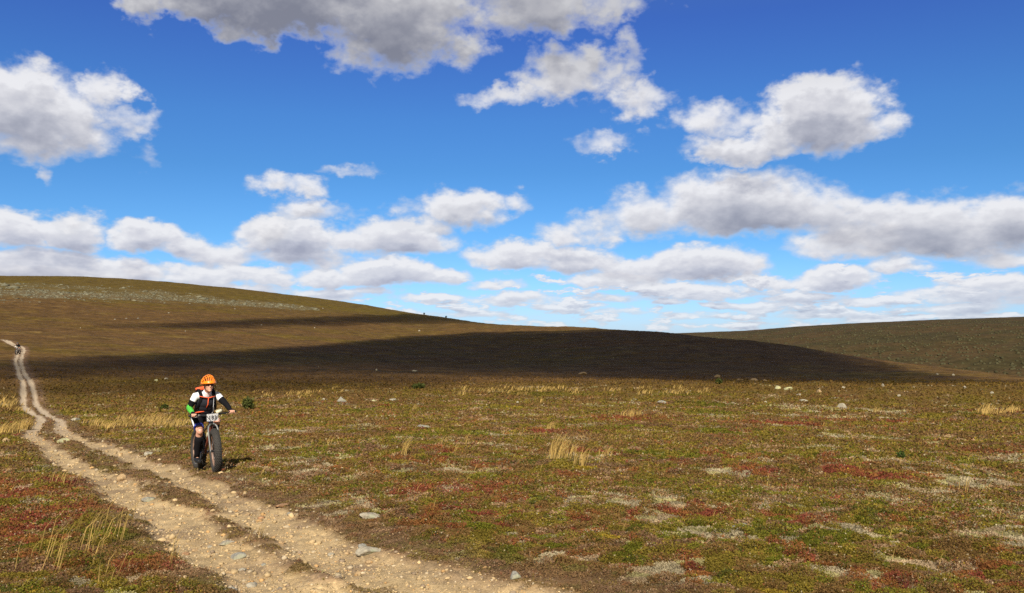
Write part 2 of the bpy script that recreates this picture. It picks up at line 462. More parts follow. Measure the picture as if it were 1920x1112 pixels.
RED_SEEDS = seeds([(1190, 786, 75, 7), (840, 846, 45, 5), (800, 917, 70, 14), (900, 925, 90, 20), (975, 903, 40, 8), (870, 965, 90, 14), (1190, 970, 20, 8), (1490, 977, 55, 9),
                   (1060, 895, 30, 6), (1045, 812, 60, 3), (1480, 797, 90, 4), (1620, 790, 110, 3), (1770, 768, 40, 2), (1380, 858, 60, 5), (1560, 745, 60, 2), (1320, 725, 70, 2),
                   (40, 920, 70, 16), (130, 905, 60, 12), (20, 985, 60, 25), (150, 960, 70, 14), (230, 1065, 50, 14), (60, 1020, 40, 12), (330, 1060, 40, 10), (1620, 1090, 90, 16),
                   (1580, 885, 60, 8), (1650, 895, 70, 8), (1420, 885, 40, 8), (1840, 850, 60, 6), (1300, 960, 40, 8), (1850, 1085, 60, 16), (540, 783, 30, 2), (1900, 772, 30, 2),
                   (730, 762, 30, 2), (1560, 930, 50, 7), (1320, 1080, 50, 12), (1710, 960, 60, 8)])
GREEN_SEEDS = seeds([(980, 920, 30, 9), (890, 1000, 60, 10), (680, 920, 60, 14), (610, 850, 110, 10), (1480, 1060, 70, 22), (1820, 955, 80, 14), (1700, 850, 25, 8), (1340, 760, 90, 6),
                     (1020, 740, 110, 5), (760, 820, 100, 8), (690, 770, 60, 5), (1340, 810, 60, 6), (1630, 950, 50, 9), (260, 1030, 80, 22), (120, 880, 70, 14), (200, 1000, 60, 14),
                     (1460, 1030, 70, 12), (1110, 1020, 70, 12), (1560, 1010, 60, 10), (1150, 800, 60, 4), (900, 815, 60, 6), (1250, 855, 80, 8), (480, 900, 60, 10), (560, 905, 60, 9),
                     (1270, 740, 90, 3), (1330, 775, 60, 4), (420, 1090, 60, 10)])


def seed_field(x, y, S):
    f = np.full(x.shape, -2.0)
    for (cx, cy, a, b, az) in S:
        R_ = 3.2 * max(a, b)
        m = (np.abs(x - cx) < R_) & (np.abs(y - cy) < R_)
        if not m.any(): continue
        dx, dy = x[m] - cx, y[m] - cy
        u = dx * math.cos(az) - dy * math.sin(az); v = dx * math.sin(az) + dy * math.cos(az)
        f[m] = np.maximum(f[m], 1 - (u / a) ** 2 - (v / b) ** 2)
    return np.maximum(f, -2)


C_OLIVE = np.array([.195, .146, .024]); C_GREEN = np.array([.125, .125, .014]); C_DARK = np.array([.085, .086, .018])
C_BROWN = np.array([.190, .110, .038]); C_RED = np.array([.215, .060, .034]); C_RUST = np.array([.240, .098, .032])
C_LICHEN = np.array([.45, .375, .235]); C_STRAW = np.array([.46, .31, .10]); C_PEAT = np.array([.180, .108, .060])
C_YELLOW = np.array([.36, .25, .03]); C_SAND = np.array([.455, .33, .178])
C_CRIMSON = np.array([.155, .040, .030]); C_PURPLE = np.array([.190, .108, .058]); C_TAN = np.array([.33, .21, .115]); C_LIME = np.array([.185, .168, .024])
SPECIES = np.array([C_OLIVE, C_GREEN, C_DARK, C_BROWN, C_PURPLE, C_TAN, C_RED, C_RUST, C_CRIMSON, C_LICHEN, C_LIME, C_YELLOW * .8])


def hash01(i, j, k=0):
    h = np.sin(i * 127.1 + j * 311.7 + k * 74.7) * 43758.5453
    return h - np.floor(h)


def clumps(x, y):
    """single cushions of plants: nearest jittered cell, with four random numbers each and how far out one is"""
    rad = np.hypot(x, y)
    lev = np.floor(np.log2(np.clip(rad, 6, 200) / 6.0) + rng.uniform(-.25, .25, x.shape)).clip(0, 5)
    sz = .19 * 2 ** lev
    gx, gy = np.floor(x / sz), np.floor(y / sz)
    best = np.full(x.shape, 1e9); bi = np.zeros(x.shape); bj = np.zeros(x.shape)
    for di in (-1, 0, 1):
        for dj in (-1, 0, 1):
            i, j = gx + di, gy + dj
            d = (x / sz - i - hash01(i, j, lev)) ** 2 + (y / sz - j - hash01(i, j, lev + 9)) ** 2
            m = d < best
            best = np.where(m, d, best); bi = np.where(m, i, bi); bj = np.where(m, j, bj)
    return [hash01(bi, bj, lev + q) for q in (21, 33, 47, 58)], np.sqrt(best)


def species(P, u):
    """one species per cushion, drawn by the weights of its place"""
    W = np.stack([.32 + 0 * u, .07 + .6 * P['grn'], .07 + .45 * P['drk'], .10 + .62 * P['brn'], .06 + .35 * P['brn'] * (P['mid'] > 0), .11 + .5 * P['lich'] + .25 * P['straw'],
                  .012 + .85 * P['red'], .03 + .95 * P['red'] + .10 * P['brn'], .008 + .28 * P['red'] * (P['mid'] > .05), .055 + 3.2 * P['lich'],   .05 + .25 * P['grn'], .012 + 0 * u], -1)
    W = W ** (1.25 + 1.0 * P['coh'])[..., None]          # from afar whole patches read as one kind
    C = np.cumsum(W, -1); C /= C[..., -1:]
    return (u[..., None] > C).sum(-1).clip(0, 11)


def patches(x, y):
    """weights of the plants that cover the heath at a place"""
    rad = np.hypot(x, y)
    jx, jy = fbm(x * 1.7, y * 1.7, 31, 3) * .5, fbm(x * 1.7, y * 1.7, 32, 3) * .5
    X, Y = x + jx, y + jy
    big = fbm(X / 7, Y / 7, 33, 3); mid = fbm(X / 1.9, Y / 1.9, 34, 3); fine = fbm(x / .42, y / .42, 35, 3)
    far = smooth(rad, 55, 95)
    sc = 1.0 + 1.2 * fine
    lich = smooth(seed_field(X, Y, LICHEN_SEEDS) * .55 + 1.9 * fine + .9 * mid, -.35, 1.15) * (1 - far)
    lich = np.maximum(lich, smooth(fbm(X / 2.6, Y / 2.6, 36, 4) + .8 * fine, .15, .75) * (1 - far) * .8)
    red = smooth(seed_field(X, Y, RED_SEEDS) * .7 + 1.1 * fine + .7 * mid, -.55, .95) * (1 - far)
    red = np.maximum(red, smooth(fbm(X / 3.1, Y / 3.1, 37, 4) + .8 * fine, .20, .8) * (1 - far) * .8)
    grn = smooth(seed_field(X, Y, GREEN_SEEDS) * .8 + .5 * fine + .5 * mid, -.1, .8)
    grn = np.maximum(grn, smooth(fbm(X / 4, Y / 4, 38, 4) + .6 * fine, .10, .55) * (1 - .6 * far) * .7)
    brn = smooth(fbm(X / 3.4, Y / 3.4, 39, 4) + .7 * fine, -.35, .30)
    brn = np.maximum(brn, far * smooth(fbm(x / 22, y / 22, 40, 4) + .35 * mid + .25, -.3, .4))
    straw = smooth(fbm(X / 5, Y / 12, 41, 4) + .35 * fine, .22, .6) * smooth(rad, 16, 34) * .65
    drk = smooth(fbm(X / 1.1, Y / 1.1, 42, 3) + .3 * fine, .2, .6) * .6
    return dict(coh=smooth(rad, 12, 36), lich=lich, red=red, grn=grn, brn=brn, straw=straw, drk=drk, far=far, fine=fine, mid=mid, big=big)


# pale boulder field high on the left fell
def boulder_mask(x, y):
    rad = np.hypot(x, y); a = np.arctan2(x, y)
    px = 960 + FPX * np.tan(np.clip(a, -1.2, 1.2))
    mid_r = np.interp(px, [-900, 0, 300, 600], [415, 415, 425, 425])
    wid = np.interp(px, [-900, 0, 300, 560, 640], [75, 75, 55, 22, 5])
    f = 1 - ((rad - mid_r) / wid) ** 2
    return smooth(f + .9 * fbm(x / 45, y / 18, 51, 3) + .7 * fbm(x / 9, y / 6, 52, 3), .1, 1.2) * (px < 600)


def cover_colour(x, y, P=None):
    P = P or patches(x, y)
    c = np.broadcast_to(C_OLIVE, x.shape + (3,)).copy()

    def lay(w, colr):
        nonlocal c
        c += (colr - c) * w[..., None]
    lay(P['brn'], C_BROWN); lay(P['grn'] * .8, C_GREEN); lay(P['drk'] * .7, C_DARK)
    lay(P['straw'] * .6, C_STRAW * .8)
    lay(P['red'] * .85, C_RED); lay(P['lich'] * .9, C_LICHEN)
    c = c * (1 + .38 * np.clip(fbm(x / .21, y / .21, 43, 3) * smooth(45 - np.hypot(x, y), 0, 30) + .8 * P['fine'], -1.2, 1.2))[..., None]
    return c


def finish(me, colours=None, smooth_shade=True):
    if colours is not None:
        at = me.color_attributes.new('Col', 'FLOAT_COLOR', 'POINT')
        rgba = np.ones((len(me.vertices), 4), np.float32); rgba[:, :3] = colours
        at.data.foreach_set('color', rgba.ravel())
    if smooth_shade:
        me.polygons.foreach_set('use_smooth', np.ones(len(me.polygons), bool))
    me.update()


def mesh_np(name, V, F, n):
    """V (N,3), F (M,n): every face has n corners"""
    me = bpy.data.meshes.new(name)
    me.vertices.add(len(V)); me.vertices.foreach_set('co', np.ascontiguousarray(V, np.float32).ravel())
    me.loops.add(F.size); me.loops.foreach_set('vertex_index', np.ascontiguousarray(F, np.int32).ravel())
    me.polygons.add(len(F))
    me.polygons.foreach_set('loop_start', np.arange(0, F.size, n, dtype=np.int32))
    me.update(calc_edges=True)
    return me


def link(name, me, mat=None, parent=None, **props):
    o = bpy.data.objects.new(name, me)
    if mat is not None: me.materials.append(mat)
    if parent is not None: o.parent = parent
    for k, v in props.items(): o[k] = v
    col.objects.link(o)
    return o


# ================================================================== materials
def new_mat(name):
    m = bpy.data.materials.new(name); m.use_nodes = True
    nt = m.node_tree
    return m, nt, nt.nodes['Principled BSDF']


def mat_ground(name, scales=(3.0, 22.0), amount=(.35, .45), rough=.95, bump=.0):
    m, nt, b = new_mat(name)
    L = nt.links.new
    at = nt.nodes.new('ShaderNodeVertexColor'); at.layer_name = 'Col'
    tc = nt.nodes.new('ShaderNodeTexCoord')
    cur = at.outputs['Color']
    for s, a in zip(scales, amount):
        n = nt.nodes.new('ShaderNodeTexNoise'); n.inputs['Scale'].default_value = s; n.inputs['Detail'].default_value = 4
        n.inputs['Roughness'].default_value = .65
        L(tc.outputs['Object'], n.inputs['Vector'])
        mr = nt.nodes.new('ShaderNodeMapRange'); mr.inputs['From Min'].default_value = .3; mr.inputs['From Max'].default_value = .7
        mr.inputs['To Min'].default_value = 1 - a; mr.inputs['To Max'].default_value = 1 + a
        L(n.outputs['Fac'], mr.inputs['Value'])
        sc = nt.nodes.new('ShaderNodeVectorMath'); sc.operation = 'SCALE'
        L(cur, sc.inputs[0]); L(mr.outputs[0], sc.inputs['Scale'])
        cur = sc.outputs[0]
        last = n
    L(cur, b.inputs['Base Color'])
    b.inputs['Roughness'].default_value = rough
    b.inputs['Specular IOR Level'].default_value = .08
    if bump:
        bp = nt.nodes.new('ShaderNodeBump'); bp.inputs['Strength'].default_value = bump; bp.inputs['Distance'].default_value = .02
        L(last.outputs['Fac'], bp.inputs['Height']); L(bp.outputs[0], b.inputs['Normal'])
    return m


M_HEATH = mat_ground('heath_ground', (4.0, 30.0), (.30, .45))
M_HILL = mat_ground('fell_heath', (.22, 1.6), (.28, .40))
M_TRACK = mat_ground('track_gravel', (9.0, 55.0), (.20, .30), bump=.6)
M_GRAVEL = mat_ground('gravel_stone', (40.0,), (.25,))


def mat_leaf(name):
    m = mat_ground(name, (16.0,), (.25,), rough=.8)
    nt = m.node_tree; b = nt.nodes['Principled BSDF']
    src = b.inputs['Base Color'].links[0].from_socket
    tr = nt.nodes.new('ShaderNodeBsdfTranslucent'); nt.links.new(src, tr.inputs['Color'])
    mx = nt.nodes.new('ShaderNodeMixShader'); mx.inputs['Fac'].default_value = .34
    nt.links.new(b.outputs[0], mx.inputs[1]); nt.links.new(tr.outputs[0], mx.inputs[2])
    nt.links.new(mx.outputs[0], nt.nodes['Material Output'].inputs['Surface'])
    return m


M_LEAF = mat_leaf('heath_leaf')


# ================================================================== land mesh
def build_land():
    x, y = GX, GY
    rad = np.broadcast_to(RR[None, :], x.shape)
    nearm = rad < 130
    rut = np.full(x.shape, -1.0); edge = np.zeros(x.shape)
    m = (rad > 3) & (rad < 175) & (np.abs(np.arctan2(x, y)) < R(60))
    rut[m], edge[m] = track_fields(x[m], y[m])
    # hummocks and ground swell
    hum = np.zeros(x.shape)
    m1 = rad < 900
    hum[m1] = .05 * fbm(x[m1] / 1.3, y[m1] / 1.3, 61, 3) * np.clip(rad[m1] / 8, .5, 2.5)
    hum[m1] += (.06 + .25 * smooth(rad[m1], 20, 120)) * fbm(x[m1] / 6, y[m1] / 6, 62, 3) * smooth(rad[m1], 4, 20)
    hum[m1] += 1.0 * fbm(x[m1] / 38, y[m1] / 38, 63, 3) * smooth(rad[m1], 60, 300) * .7
    bare = smooth(rut, -.1, .1)
    sunk = -0.07 * smooth(rut, -.12, .16) + .034 * fbm(x / .5, y / .5, 64, 5, .6) * 1.4 * bare * (rad < 60)
    Z = Z0 + hum * (1 - .6 * bare) + sunk
    P = patches(x, y)
    c = cover_colour(x, y, P) * .80
    # distant slopes: brown heath with olive and straw streaks
    far = P['far'][..., None]
    f1 = fbm(x / 30, y / 14, 71, 5, .6)[..., None]; f2 = fbm(x / 6, y / 3.5, 72, 4, .6)[..., None]; f3 = fbm(x / 90, y / 50, 73, 3)[..., None]
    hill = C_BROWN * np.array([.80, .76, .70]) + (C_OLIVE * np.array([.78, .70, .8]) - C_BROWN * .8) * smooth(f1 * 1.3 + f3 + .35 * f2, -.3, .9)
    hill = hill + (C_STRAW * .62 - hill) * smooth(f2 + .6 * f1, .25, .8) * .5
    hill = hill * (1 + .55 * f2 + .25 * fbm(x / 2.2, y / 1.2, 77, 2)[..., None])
    pxx = 960 + FPX * np.tan(np.clip(np.arctan2(x, y), -1.2, 1.2))
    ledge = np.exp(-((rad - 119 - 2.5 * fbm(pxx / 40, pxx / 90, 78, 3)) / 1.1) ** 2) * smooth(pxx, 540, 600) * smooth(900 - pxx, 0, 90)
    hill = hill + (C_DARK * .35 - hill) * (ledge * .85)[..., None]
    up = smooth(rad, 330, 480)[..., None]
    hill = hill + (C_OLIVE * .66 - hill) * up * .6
    bm = boulder_mask(x, y)[..., None]
    hill = hill + (np.array([.26, .24, .16]) - hill) * bm * .28
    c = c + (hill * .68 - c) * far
    peat = C_PEAT * .9 * (1 + .5 * P['fine'][..., None])
    c = c + (peat - c) * (edge * (.90 - .4 * smooth(P['mid'], -.1, .5)))[..., None]
    sand = C_SAND * (1 + .30 * P['fine'][..., None] + .25 * P['mid'][..., None])
    sand = sand + (np.array([.26, .18, .11]) - sand) * (smooth(fbm(x / .8, y / .8, 74, 5, .6), -.2, .4) * .8)[..., None]
    sand = sand + (np.array([.45, .36, .26]) - sand) * (smooth(rad, 30, 60) * .8)[..., None]
    c = c + (sand - c) * smooth(rut, -.07, .09)[..., None]
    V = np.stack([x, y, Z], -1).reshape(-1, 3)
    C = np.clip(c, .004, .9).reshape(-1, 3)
    I = np.arange(NA * NR).reshape(NA, NR)
    Q = np.stack([I[:-1, :-1], I[1:, :-1], I[1:, 1:], I[:-1, 1:]], -1)[:, :, ::-1]
    rf = (rut[:-1, :-1] + rut[1:, :-1] + rut[1:, 1:] + rut[:-1, 1:]) / 4
    rmid = np.broadcast_to(((RR[:-1] + RR[1:]) / 2)[None, :], rf.shape)
    is_track = rf > 0
    is_hill = (rmid >= 88) & ~is_track
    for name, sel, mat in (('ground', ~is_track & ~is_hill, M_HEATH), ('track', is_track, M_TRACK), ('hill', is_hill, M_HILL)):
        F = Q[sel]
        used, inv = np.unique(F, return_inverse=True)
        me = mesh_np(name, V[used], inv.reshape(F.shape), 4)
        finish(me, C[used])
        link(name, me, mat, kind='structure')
    return Z, rut, edge


ZL, RUT, EDGE = build_land()


def land_z(x, y):
    return grid_lookup(ZL, np.asarray(x, float), np.asarray(y, float))


def spot(px, py):
    p = ground_at(px, py, ZL)
    return Vector((float(p[0]), float(p[1]), float(p[2])))


# ------------------------------------------------------------------ far fell on the right
def build_far_hill():
    PX = np.array([600, 900, 1100, 1225, 1320, 1400, 1450, 1500, 1600, 1750, 1920, 2300, 2900, 3600])
    PY = np.array([660, 645, 634, 626.5, 623, 620, 616, 612, 606.5, 600, 594.5, 585, 585, 600])
    az = np.linspace(math.atan2(500 - 960, FPX), math.atan2(3400 - 960, FPX), 620)
    px = 960 + FPX * np.tan(az)
    crest = np.array([pix_slope(a, np.interp(a, PX, PY)) for a in px])
    k = np.ones(9) / 9; crest = np.convolve(np.pad(crest, 4, 'edge'), k, 'valid')
    t = np.linspace(0, 1, 190)
    r = 620 + 1150 * t
    r = np.concatenate([r, [1900, 2200, 3000]])
    A, Rr = np.meshgrid(az, r, indexing='ij')
    x, y = np.sin(A) * Rr, np.cos(A) * Rr
    top = CAMZ + crest * 1770
    base = -90.0
    s = np.concatenate([t, [1.03, .9, .4]])
    prof = np.where(s <= 1, np.sin(np.clip(s, 0, 1) * math.pi / 2) ** 1.15, 1.0); prof[-2:] = [.9, .4]
    z = base + (top[:, None] - base) * prof[None, :]
    z += 3.0 * fbm(x / 130, y / 130, 81, 3) * np.minimum(1, (1 - np.abs(prof - .5) * 2) * 2)[None, :] + .8 * fbm(x / 22, y / 22, 82, 3)
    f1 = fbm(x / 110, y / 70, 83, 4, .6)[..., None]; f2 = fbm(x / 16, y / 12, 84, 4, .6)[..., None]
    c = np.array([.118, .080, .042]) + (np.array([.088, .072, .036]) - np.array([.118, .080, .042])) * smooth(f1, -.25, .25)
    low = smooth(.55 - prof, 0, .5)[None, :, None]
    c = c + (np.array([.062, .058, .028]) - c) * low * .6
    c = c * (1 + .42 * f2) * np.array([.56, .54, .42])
    V = np.stack([x, y, z], -1).reshape(-1, 3)
    I = np.arange(V.shape[0]).reshape(x.shape)
    Q = np.stack([I[:-1, :-1], I[1:, :-1], I[1:, 1:], I[:-1, 1:]], -1)[:, :, ::-1].reshape(-1, 4)
    me = mesh_np('far_hill', V, Q, 4)
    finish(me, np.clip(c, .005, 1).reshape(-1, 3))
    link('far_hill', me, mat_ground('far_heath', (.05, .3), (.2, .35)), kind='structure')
    return lambda X, Y: None


build_far_hill()

# ================================================================== the clouds behind the viewer whose shade falls on the slope
def shade_cloud(label, lower, upper, over_crest, alt, puff, soft):
    xs = sorted(lower)
    az = np.array([math.atan2(x - 960, FPX) for x in xs])
    lo = np.array([np.hypot(*ground_at(x, lower[x])[:2]) for x in xs])
    hi = []
    for x in xs:
        if x in over_crest: hi.append(over_crest[x])
        else: hi.append(np.hypot(*ground_at(x, upper[x])[:2]))
    hi = np.array(hi)
    n = 2.0
    ga = np.arange(-330, 330, n); gb = np.arange(40, 560, n)
    X, Y = np.meshgrid(ga, gb, indexing='ij')
    A, Rr = np.arctan2(X, Y), np.hypot(X, Y)
    d = np.minimum(Rr - np.interp(A, az, lo), np.interp(A, az, hi) - Rr)
    d = np.minimum(d, np.minimum((A - az[0]) * Rr, (az[-1] - A) * Rr) * .6)
    d = d + puff * (fbm(X / 34, Y / 34, 101, 5, .6) + .8 * fbm(X / 9, Y / 9, 102, 3, .6))
    inside = d > 0
    Zg = grid_lookup(Z0, X, Y)
    t = (alt - Zg) / to_sun.z
    cx, cy = X + to_sun.x * t, Y + to_sun.y * t
    th = 34 * np.sqrt(np.clip(d / 40, 0, 1)) * (1 + .5 * fbm(X / 22, Y / 22, 103, 4))
    I = np.arange(X.size).reshape(X.shape)
    F = np.stack([I[:-1, :-1], I[1:, :-1], I[1:, 1:], I[:-1, 1:]], -1)
    F = F[inside[:-1, :-1] & inside[1:, :-1] & inside[1:, 1:] & inside[:-1, 1:]]
    top = np.stack([cx, cy, alt + th], -1).reshape(-1, 3); bot = np.stack([cx, cy, alt - .2 * th], -1).reshape(-1, 3)
    V = np.concatenate([top, bot]); F = np.concatenate([F, F[:, ::-1] + X.size])
    used, inv = np.unique(F, return_inverse=True)
    me = mesh_np('cloud', V[used], inv.reshape(F.shape), 4)
    thin = np.exp(-np.clip(d, 0, None) / soft).reshape(-1); thin = np.concatenate([thin, thin])
    finish(me, np.repeat(thin[used][:, None], 3, axis=1))
    link('cloud', me, M_CLOUD, kind='structure', label=label)


M_CLOUD, _nt, _b = new_mat('cloud_white'); _b.inputs['Base Color'].default_value = (.85, .85, .87, 1); _b.inputs['Roughness'].default_value = 1
# thin cloud lets part of the sunlight through, most of it at the frayed rim
_L = _nt.links.new
_at = _nt.nodes.new('ShaderNodeVertexColor'); _at.layer_name = 'Col'
_mr = _nt.nodes.new('ShaderNodeMapRange'); _mr.inputs['To Min'].default_value = .29; _mr.inputs['To Max'].default_value = 1.0
_tr = _nt.nodes.new('ShaderNodeBsdfTransparent'); _mx = _nt.nodes.new('ShaderNodeMixShader')
_L(_at.outputs['Color'], _mr.inputs['Value']); _L(_mr.outputs[0], _mx.inputs['Fac'])
_L(_b.outputs[0], _mx.inputs[1]); _L(_tr.outputs[0], _mx.inputs[2]); _L(_mx.outputs[0], _nt.nodes['Material Output'].inputs['Surface'])
shade_cloud('broad cloud overhead shading the brown slope',
            {-260: 716, -100: 716, 0: 715, 150: 711, 300: 705, 480: 699, 640: 698, 760: 702, 900: 707, 1100: 712, 1300: 717, 1450: 718, 1600: 719.5, 1720: 720.5, 1850: 720, 1960: 720},
            {-260: 676, -100: 676, 0: 675, 150: 669, 300: 665, 480: 656, 640: 642, 760: 632, 900: 624, 1100: 621, 1300: 640, 1450: 655, 1600: 678, 1720: 690, 1850: 710, 1960: 717},
            {1220: 360, 1300: 360, 1450: 320, 1600: 215, 1720: 140}, 330.0, 6.0, 5.5)
shade_cloud('narrow cloud overhead shading the upper fell',
            {90: 614, 300: 620, 480: 617, 640: 612, 760: 607, 850: 607, 960: 611},
            {90: 613, 300: 607, 480: 599, 640: 593, 760: 590, 850: 600, 960: 610},
            {850: 480, 960: 430}, 330.0, 12.0, 16.0)
shade_cloud('thin cloud veil overhead dimming the foot of the slope',
            {-260: 744, -100: 744, 0: 742, 200: 742, 420: 739, 640: 733, 820: 727, 960: 717},
            {-260: 717, -100: 717, 0: 716, 200: 712, 420: 706, 640: 702, 820: 706, 960: 712},
            {}, 330.0, 5.0, 9.0)

# ================================================================== plant cover (uncountable)
def tri_leaves(name, N, rmin, rmax, power, size_k, smin, smax, height, choose, label, az_lim=R(45), upright=.35, aspect=.55):
    """N small leaf faces over the land, finer and denser near the viewer"""
    g = rng
    a = g.uniform(-az_lim, az_lim, N)
    lo, hi = rmin ** -power, rmax ** -power
    r_ = (lo + (hi - lo) * g.uniform(0, 1, N)) ** (-1 / power)
    x, y = np.sin(a) * r_, np.cos(a) * r_
    keep, colr, hs = choose(x, y, r_)
    x, y, r_, colr, hs = x[keep], y[keep], r_[keep], colr[keep], hs[keep]
    n = len(x)
    z = land_z(x, y)
    s = np.clip(size_k * r_, smin, smax) * g.uniform(.6, 1.5, n)
    hgt = (height + s * .7) * hs
    lift = g.uniform(0, 1, n) ** .8 * hgt
    c = np.stack([x, y, z + lift], -1)
    th = g.uniform(0, 2 * math.pi, n); tilt = g.normal(upright, .45, n)
    t1 = np.stack([np.cos(th) * np.cos(tilt), np.sin(th) * np.cos(tilt), np.sin(tilt)], -1)
    rv = g.normal(0, 1, (n, 3)); t2 = np.cross(t1, rv); t2 /= np.linalg.norm(t2, axis=1, keepdims=True) + 1e-9
    V = np.stack([c + t1 * s[:, None], c - t1 * (.4 * s)[:, None] + t2 * (aspect * s)[:, None], c - t1 * (.4 * s)[:, None] - t2 * (aspect * s)[:, None]], 1).reshape(-1, 3)
    F = np.arange(3 * n).reshape(n, 3)
    me = mesh_np(name, V, F, 3)
    finish(me, np.repeat(np.clip(colr, .004, .9), 3, axis=0), False)
    link(name, me, M_LEAF, kind='stuff', label=label)


def pick(n, colours, p):
    k = rng.choice(len(colours), n, p=p)
    return np.array(colours)[k]


def choose_shrub(x, y, r_):
    n = len(x)
    P = patches(x, y)
    rut, edge = track_fields(x, y)
    h, dist = clumps(x, y)
    sp = species(P, h[0])
    lump = fbm(x / .55, y / .55, 91, 3)
    keep = rng.uniform(0, 1, n) > smooth(rut, -.05, .02) * .995
    keep &= rng.uniform(0, 1, n) > edge * (.72 - .6 * smooth(lump, .0, .4))
    keep &= rng.uniform(0, 1, n) > smooth(r_, 55, 125)
    keep &= sp != 9
    keep &= rng.uniform(0, 1, n) > .45 * smooth(dist, .45, .85)      # gaps between cushions
    c = SPECIES[sp]
    u = rng.uniform(0, 1, n)
    stray = pick(n, [C_GREEN, C_OLIVE, C_RUST, C_YELLOW, C_LICHEN, C_DARK, C_RED], [.20, .22, .15, .06, .12, .15, .10])
    c = c + (stray - c) * np.where(u < .13 - .08 * P['coh'], .9, .0)[:, None]
    c = c + (C_PEAT - c) * (edge * .55)[:, None]
    c = c * ((.90 + .44 * h[1]) * rng.uniform(.87, 1.14, n))[:, None]
    f1 = fbm(x / 30, y / 14, 71, 5, .6)[:, None]; f3 = fbm(x / 90, y / 50, 73, 3)[:, None]
    hill = C_BROWN * np.array([.80, .76, .70]) + (C_OLIVE * np.array([.78, .70, .8]) - C_BROWN * .8) * smooth(f1 * 1.3 + f3, -.3, .9)
    hill = hill * rng.uniform(.75, 1.25, n)[:, None]
    c = c + (hill - c) * (P['far'] * .85)[:, None]
    hs = np.clip(.25 + .8 * smooth(lump, -.25, .5) + .7 * h[2], .2, 1.8) * (1.1 - .7 * np.clip(dist, 0, 1)) * (1 - .75 * edge)
    return keep, c, hs


def choose_lichen(x, y, r_):
    n = len(x)
    P = patches(x, y)
    rut, edge = track_fields(x, y)
    h, dist = clumps(x, y)
    keep = (species(P, h[0]) == 9) & (rng.uniform(0, 1, n) > smooth(rut, -.2, 0)) & (rng.uniform(0, 1, n) > edge * .7)
    c = C_LICHEN * ((.62 + .60 * h[1]) * rng.uniform(.85, 1.15, n))[:, None]
    c = np.where((h[3] < .3)[:, None], c * np.array([[.95, 1.0, .72]]), c); c = np.where((h[3] > .75)[:, None], c * np.array([[1.0, .88, .84]]), c)
    return keep, c, .35 + .5 * h[2]


tri_leaves('heath_cover', 2700000, 4.0, 125, .6, .0013, .008, .11, .065, choose_shrub, 'low mixed heath of green, brown and red dwarf shrubs covering the moor')
tri_leaves('lichen_cover', 1900000, 4.0, 90, .6, .0012, .008, .10, .03, choose_lichen, 'pale cream reindeer lichen growing in patches among the dwarf shrubs', upright=.6)


def blades(name, spots_, rooted=True, mat_col=C_STRAW):
    """thin leaning grass stalks; spots_ = (x, y, height, lean_dx, lean_dy, width)"""
    S = np.array(spots_)
    x, y, h, lx, ly, w = S.T
    n = len(x); z = land_z(x, y)
    b = np.stack([x, y, z - .01], -1)
    m = b + np.stack([lx * .35 * h, ly * .35 * h, h * .62], -1)
    t = b + np.stack([lx * h, ly * h, h * .95], -1)
    th = rng.uniform(-.6, .6, n)
    s = np.stack([np.cos(th), np.sin(th), 0 * th], -1) * (w / 2)[:, None]
    V = np.stack([b - s, b + s, m + s * .8, m - s * .8, t], 1).reshape(-1, 3)
    k = np.arange(n)[:, None] * 5
    F = np.concatenate([k + np.array([[0, 1, 2]]), k + np.array([[0, 2, 3]]), k + np.array([[3, 2, 4]])], 0)
    if rooted:                          # one root stock just under the ground joins the blades
        V = np.concatenate([V, b.mean(0, keepdims=True) - np.array([[0, 0, .10]])])
        F = np.concatenate([F, np.stack([k[:, 0], k[:, 0] + 1, np.full(n, 5 * n)], -1)])
    me = mesh_np(name, V, F, 3)
    c = np.repeat(mat_col[None, :] * rng.uniform(.6, 1.25, (n, 1)), 5, axis=0)
    if rooted: c = np.concatenate([c, mat_col[None, :] * .5])
    finish(me, c, False)
    return me


def tuft_spots(c, n, spread, h, lean=(.45, .15), w=.006):
    out = []
    for _ in range(n):
        a, q = random.uniform(0, 6.283), spread * random.random() ** .6
        hh = h * random.uniform(.55, 1.15)
        out.append((c[0] + math.cos(a) * q, c[1] + math.sin(a) * q, hh, lean[0] + random.gauss(0, .14), lean[1] + random.gauss(0, .12), w * random.uniform(.7, 1.3)))
    return out


# thin dry grass mixed through the heath
def sparse_grass():
    n = 26000
    a = rng.uniform(R(-36), R(36), n); u = rng.uniform(0, 1, n)
    r_ = (5 ** -.35 + (110 ** -.35 - 5 ** -.35) * u) ** (-1 / .35)
    x, y = np.sin(a) * r_, np.cos(a) * r_
    P = patches(x, y); rut, edge = track_fields(x, y)
    keep = (rng.uniform(0, 1, n) < P['straw'] * 1.2 + .05 * smooth(r_, 5, 20)) & (rut < -.15) & (edge < .5)
    x, y, r_ = x[keep], y[keep], r_[keep]; n = len(x)
    h = rng.uniform(.07, .19, n); w = np.clip(.0007 * r_, .003, .03)
    return np.stack([x, y, h, rng.normal(.45, .15, n), rng.normal(.1, .12, n), w], -1)


link('dry_grass', blades('dry_grass', sparse_grass(), False), M_LEAF, kind='stuff', label='thin straw coloured grass blades scattered through the heath')

# ------------------------------------------------------------------ gravel on the ruts
ICO_V, ICO_F = None, None
_bm = bmesh.new(); bmesh.ops.create_icosphere(_bm, subdivisions=1, radius=1.0)
ICO_V = np.array([v.co[:] for v in _bm.verts]); ICO_F = np.array([[v.index for v in f.verts] for f in _bm.faces]); _bm.free()


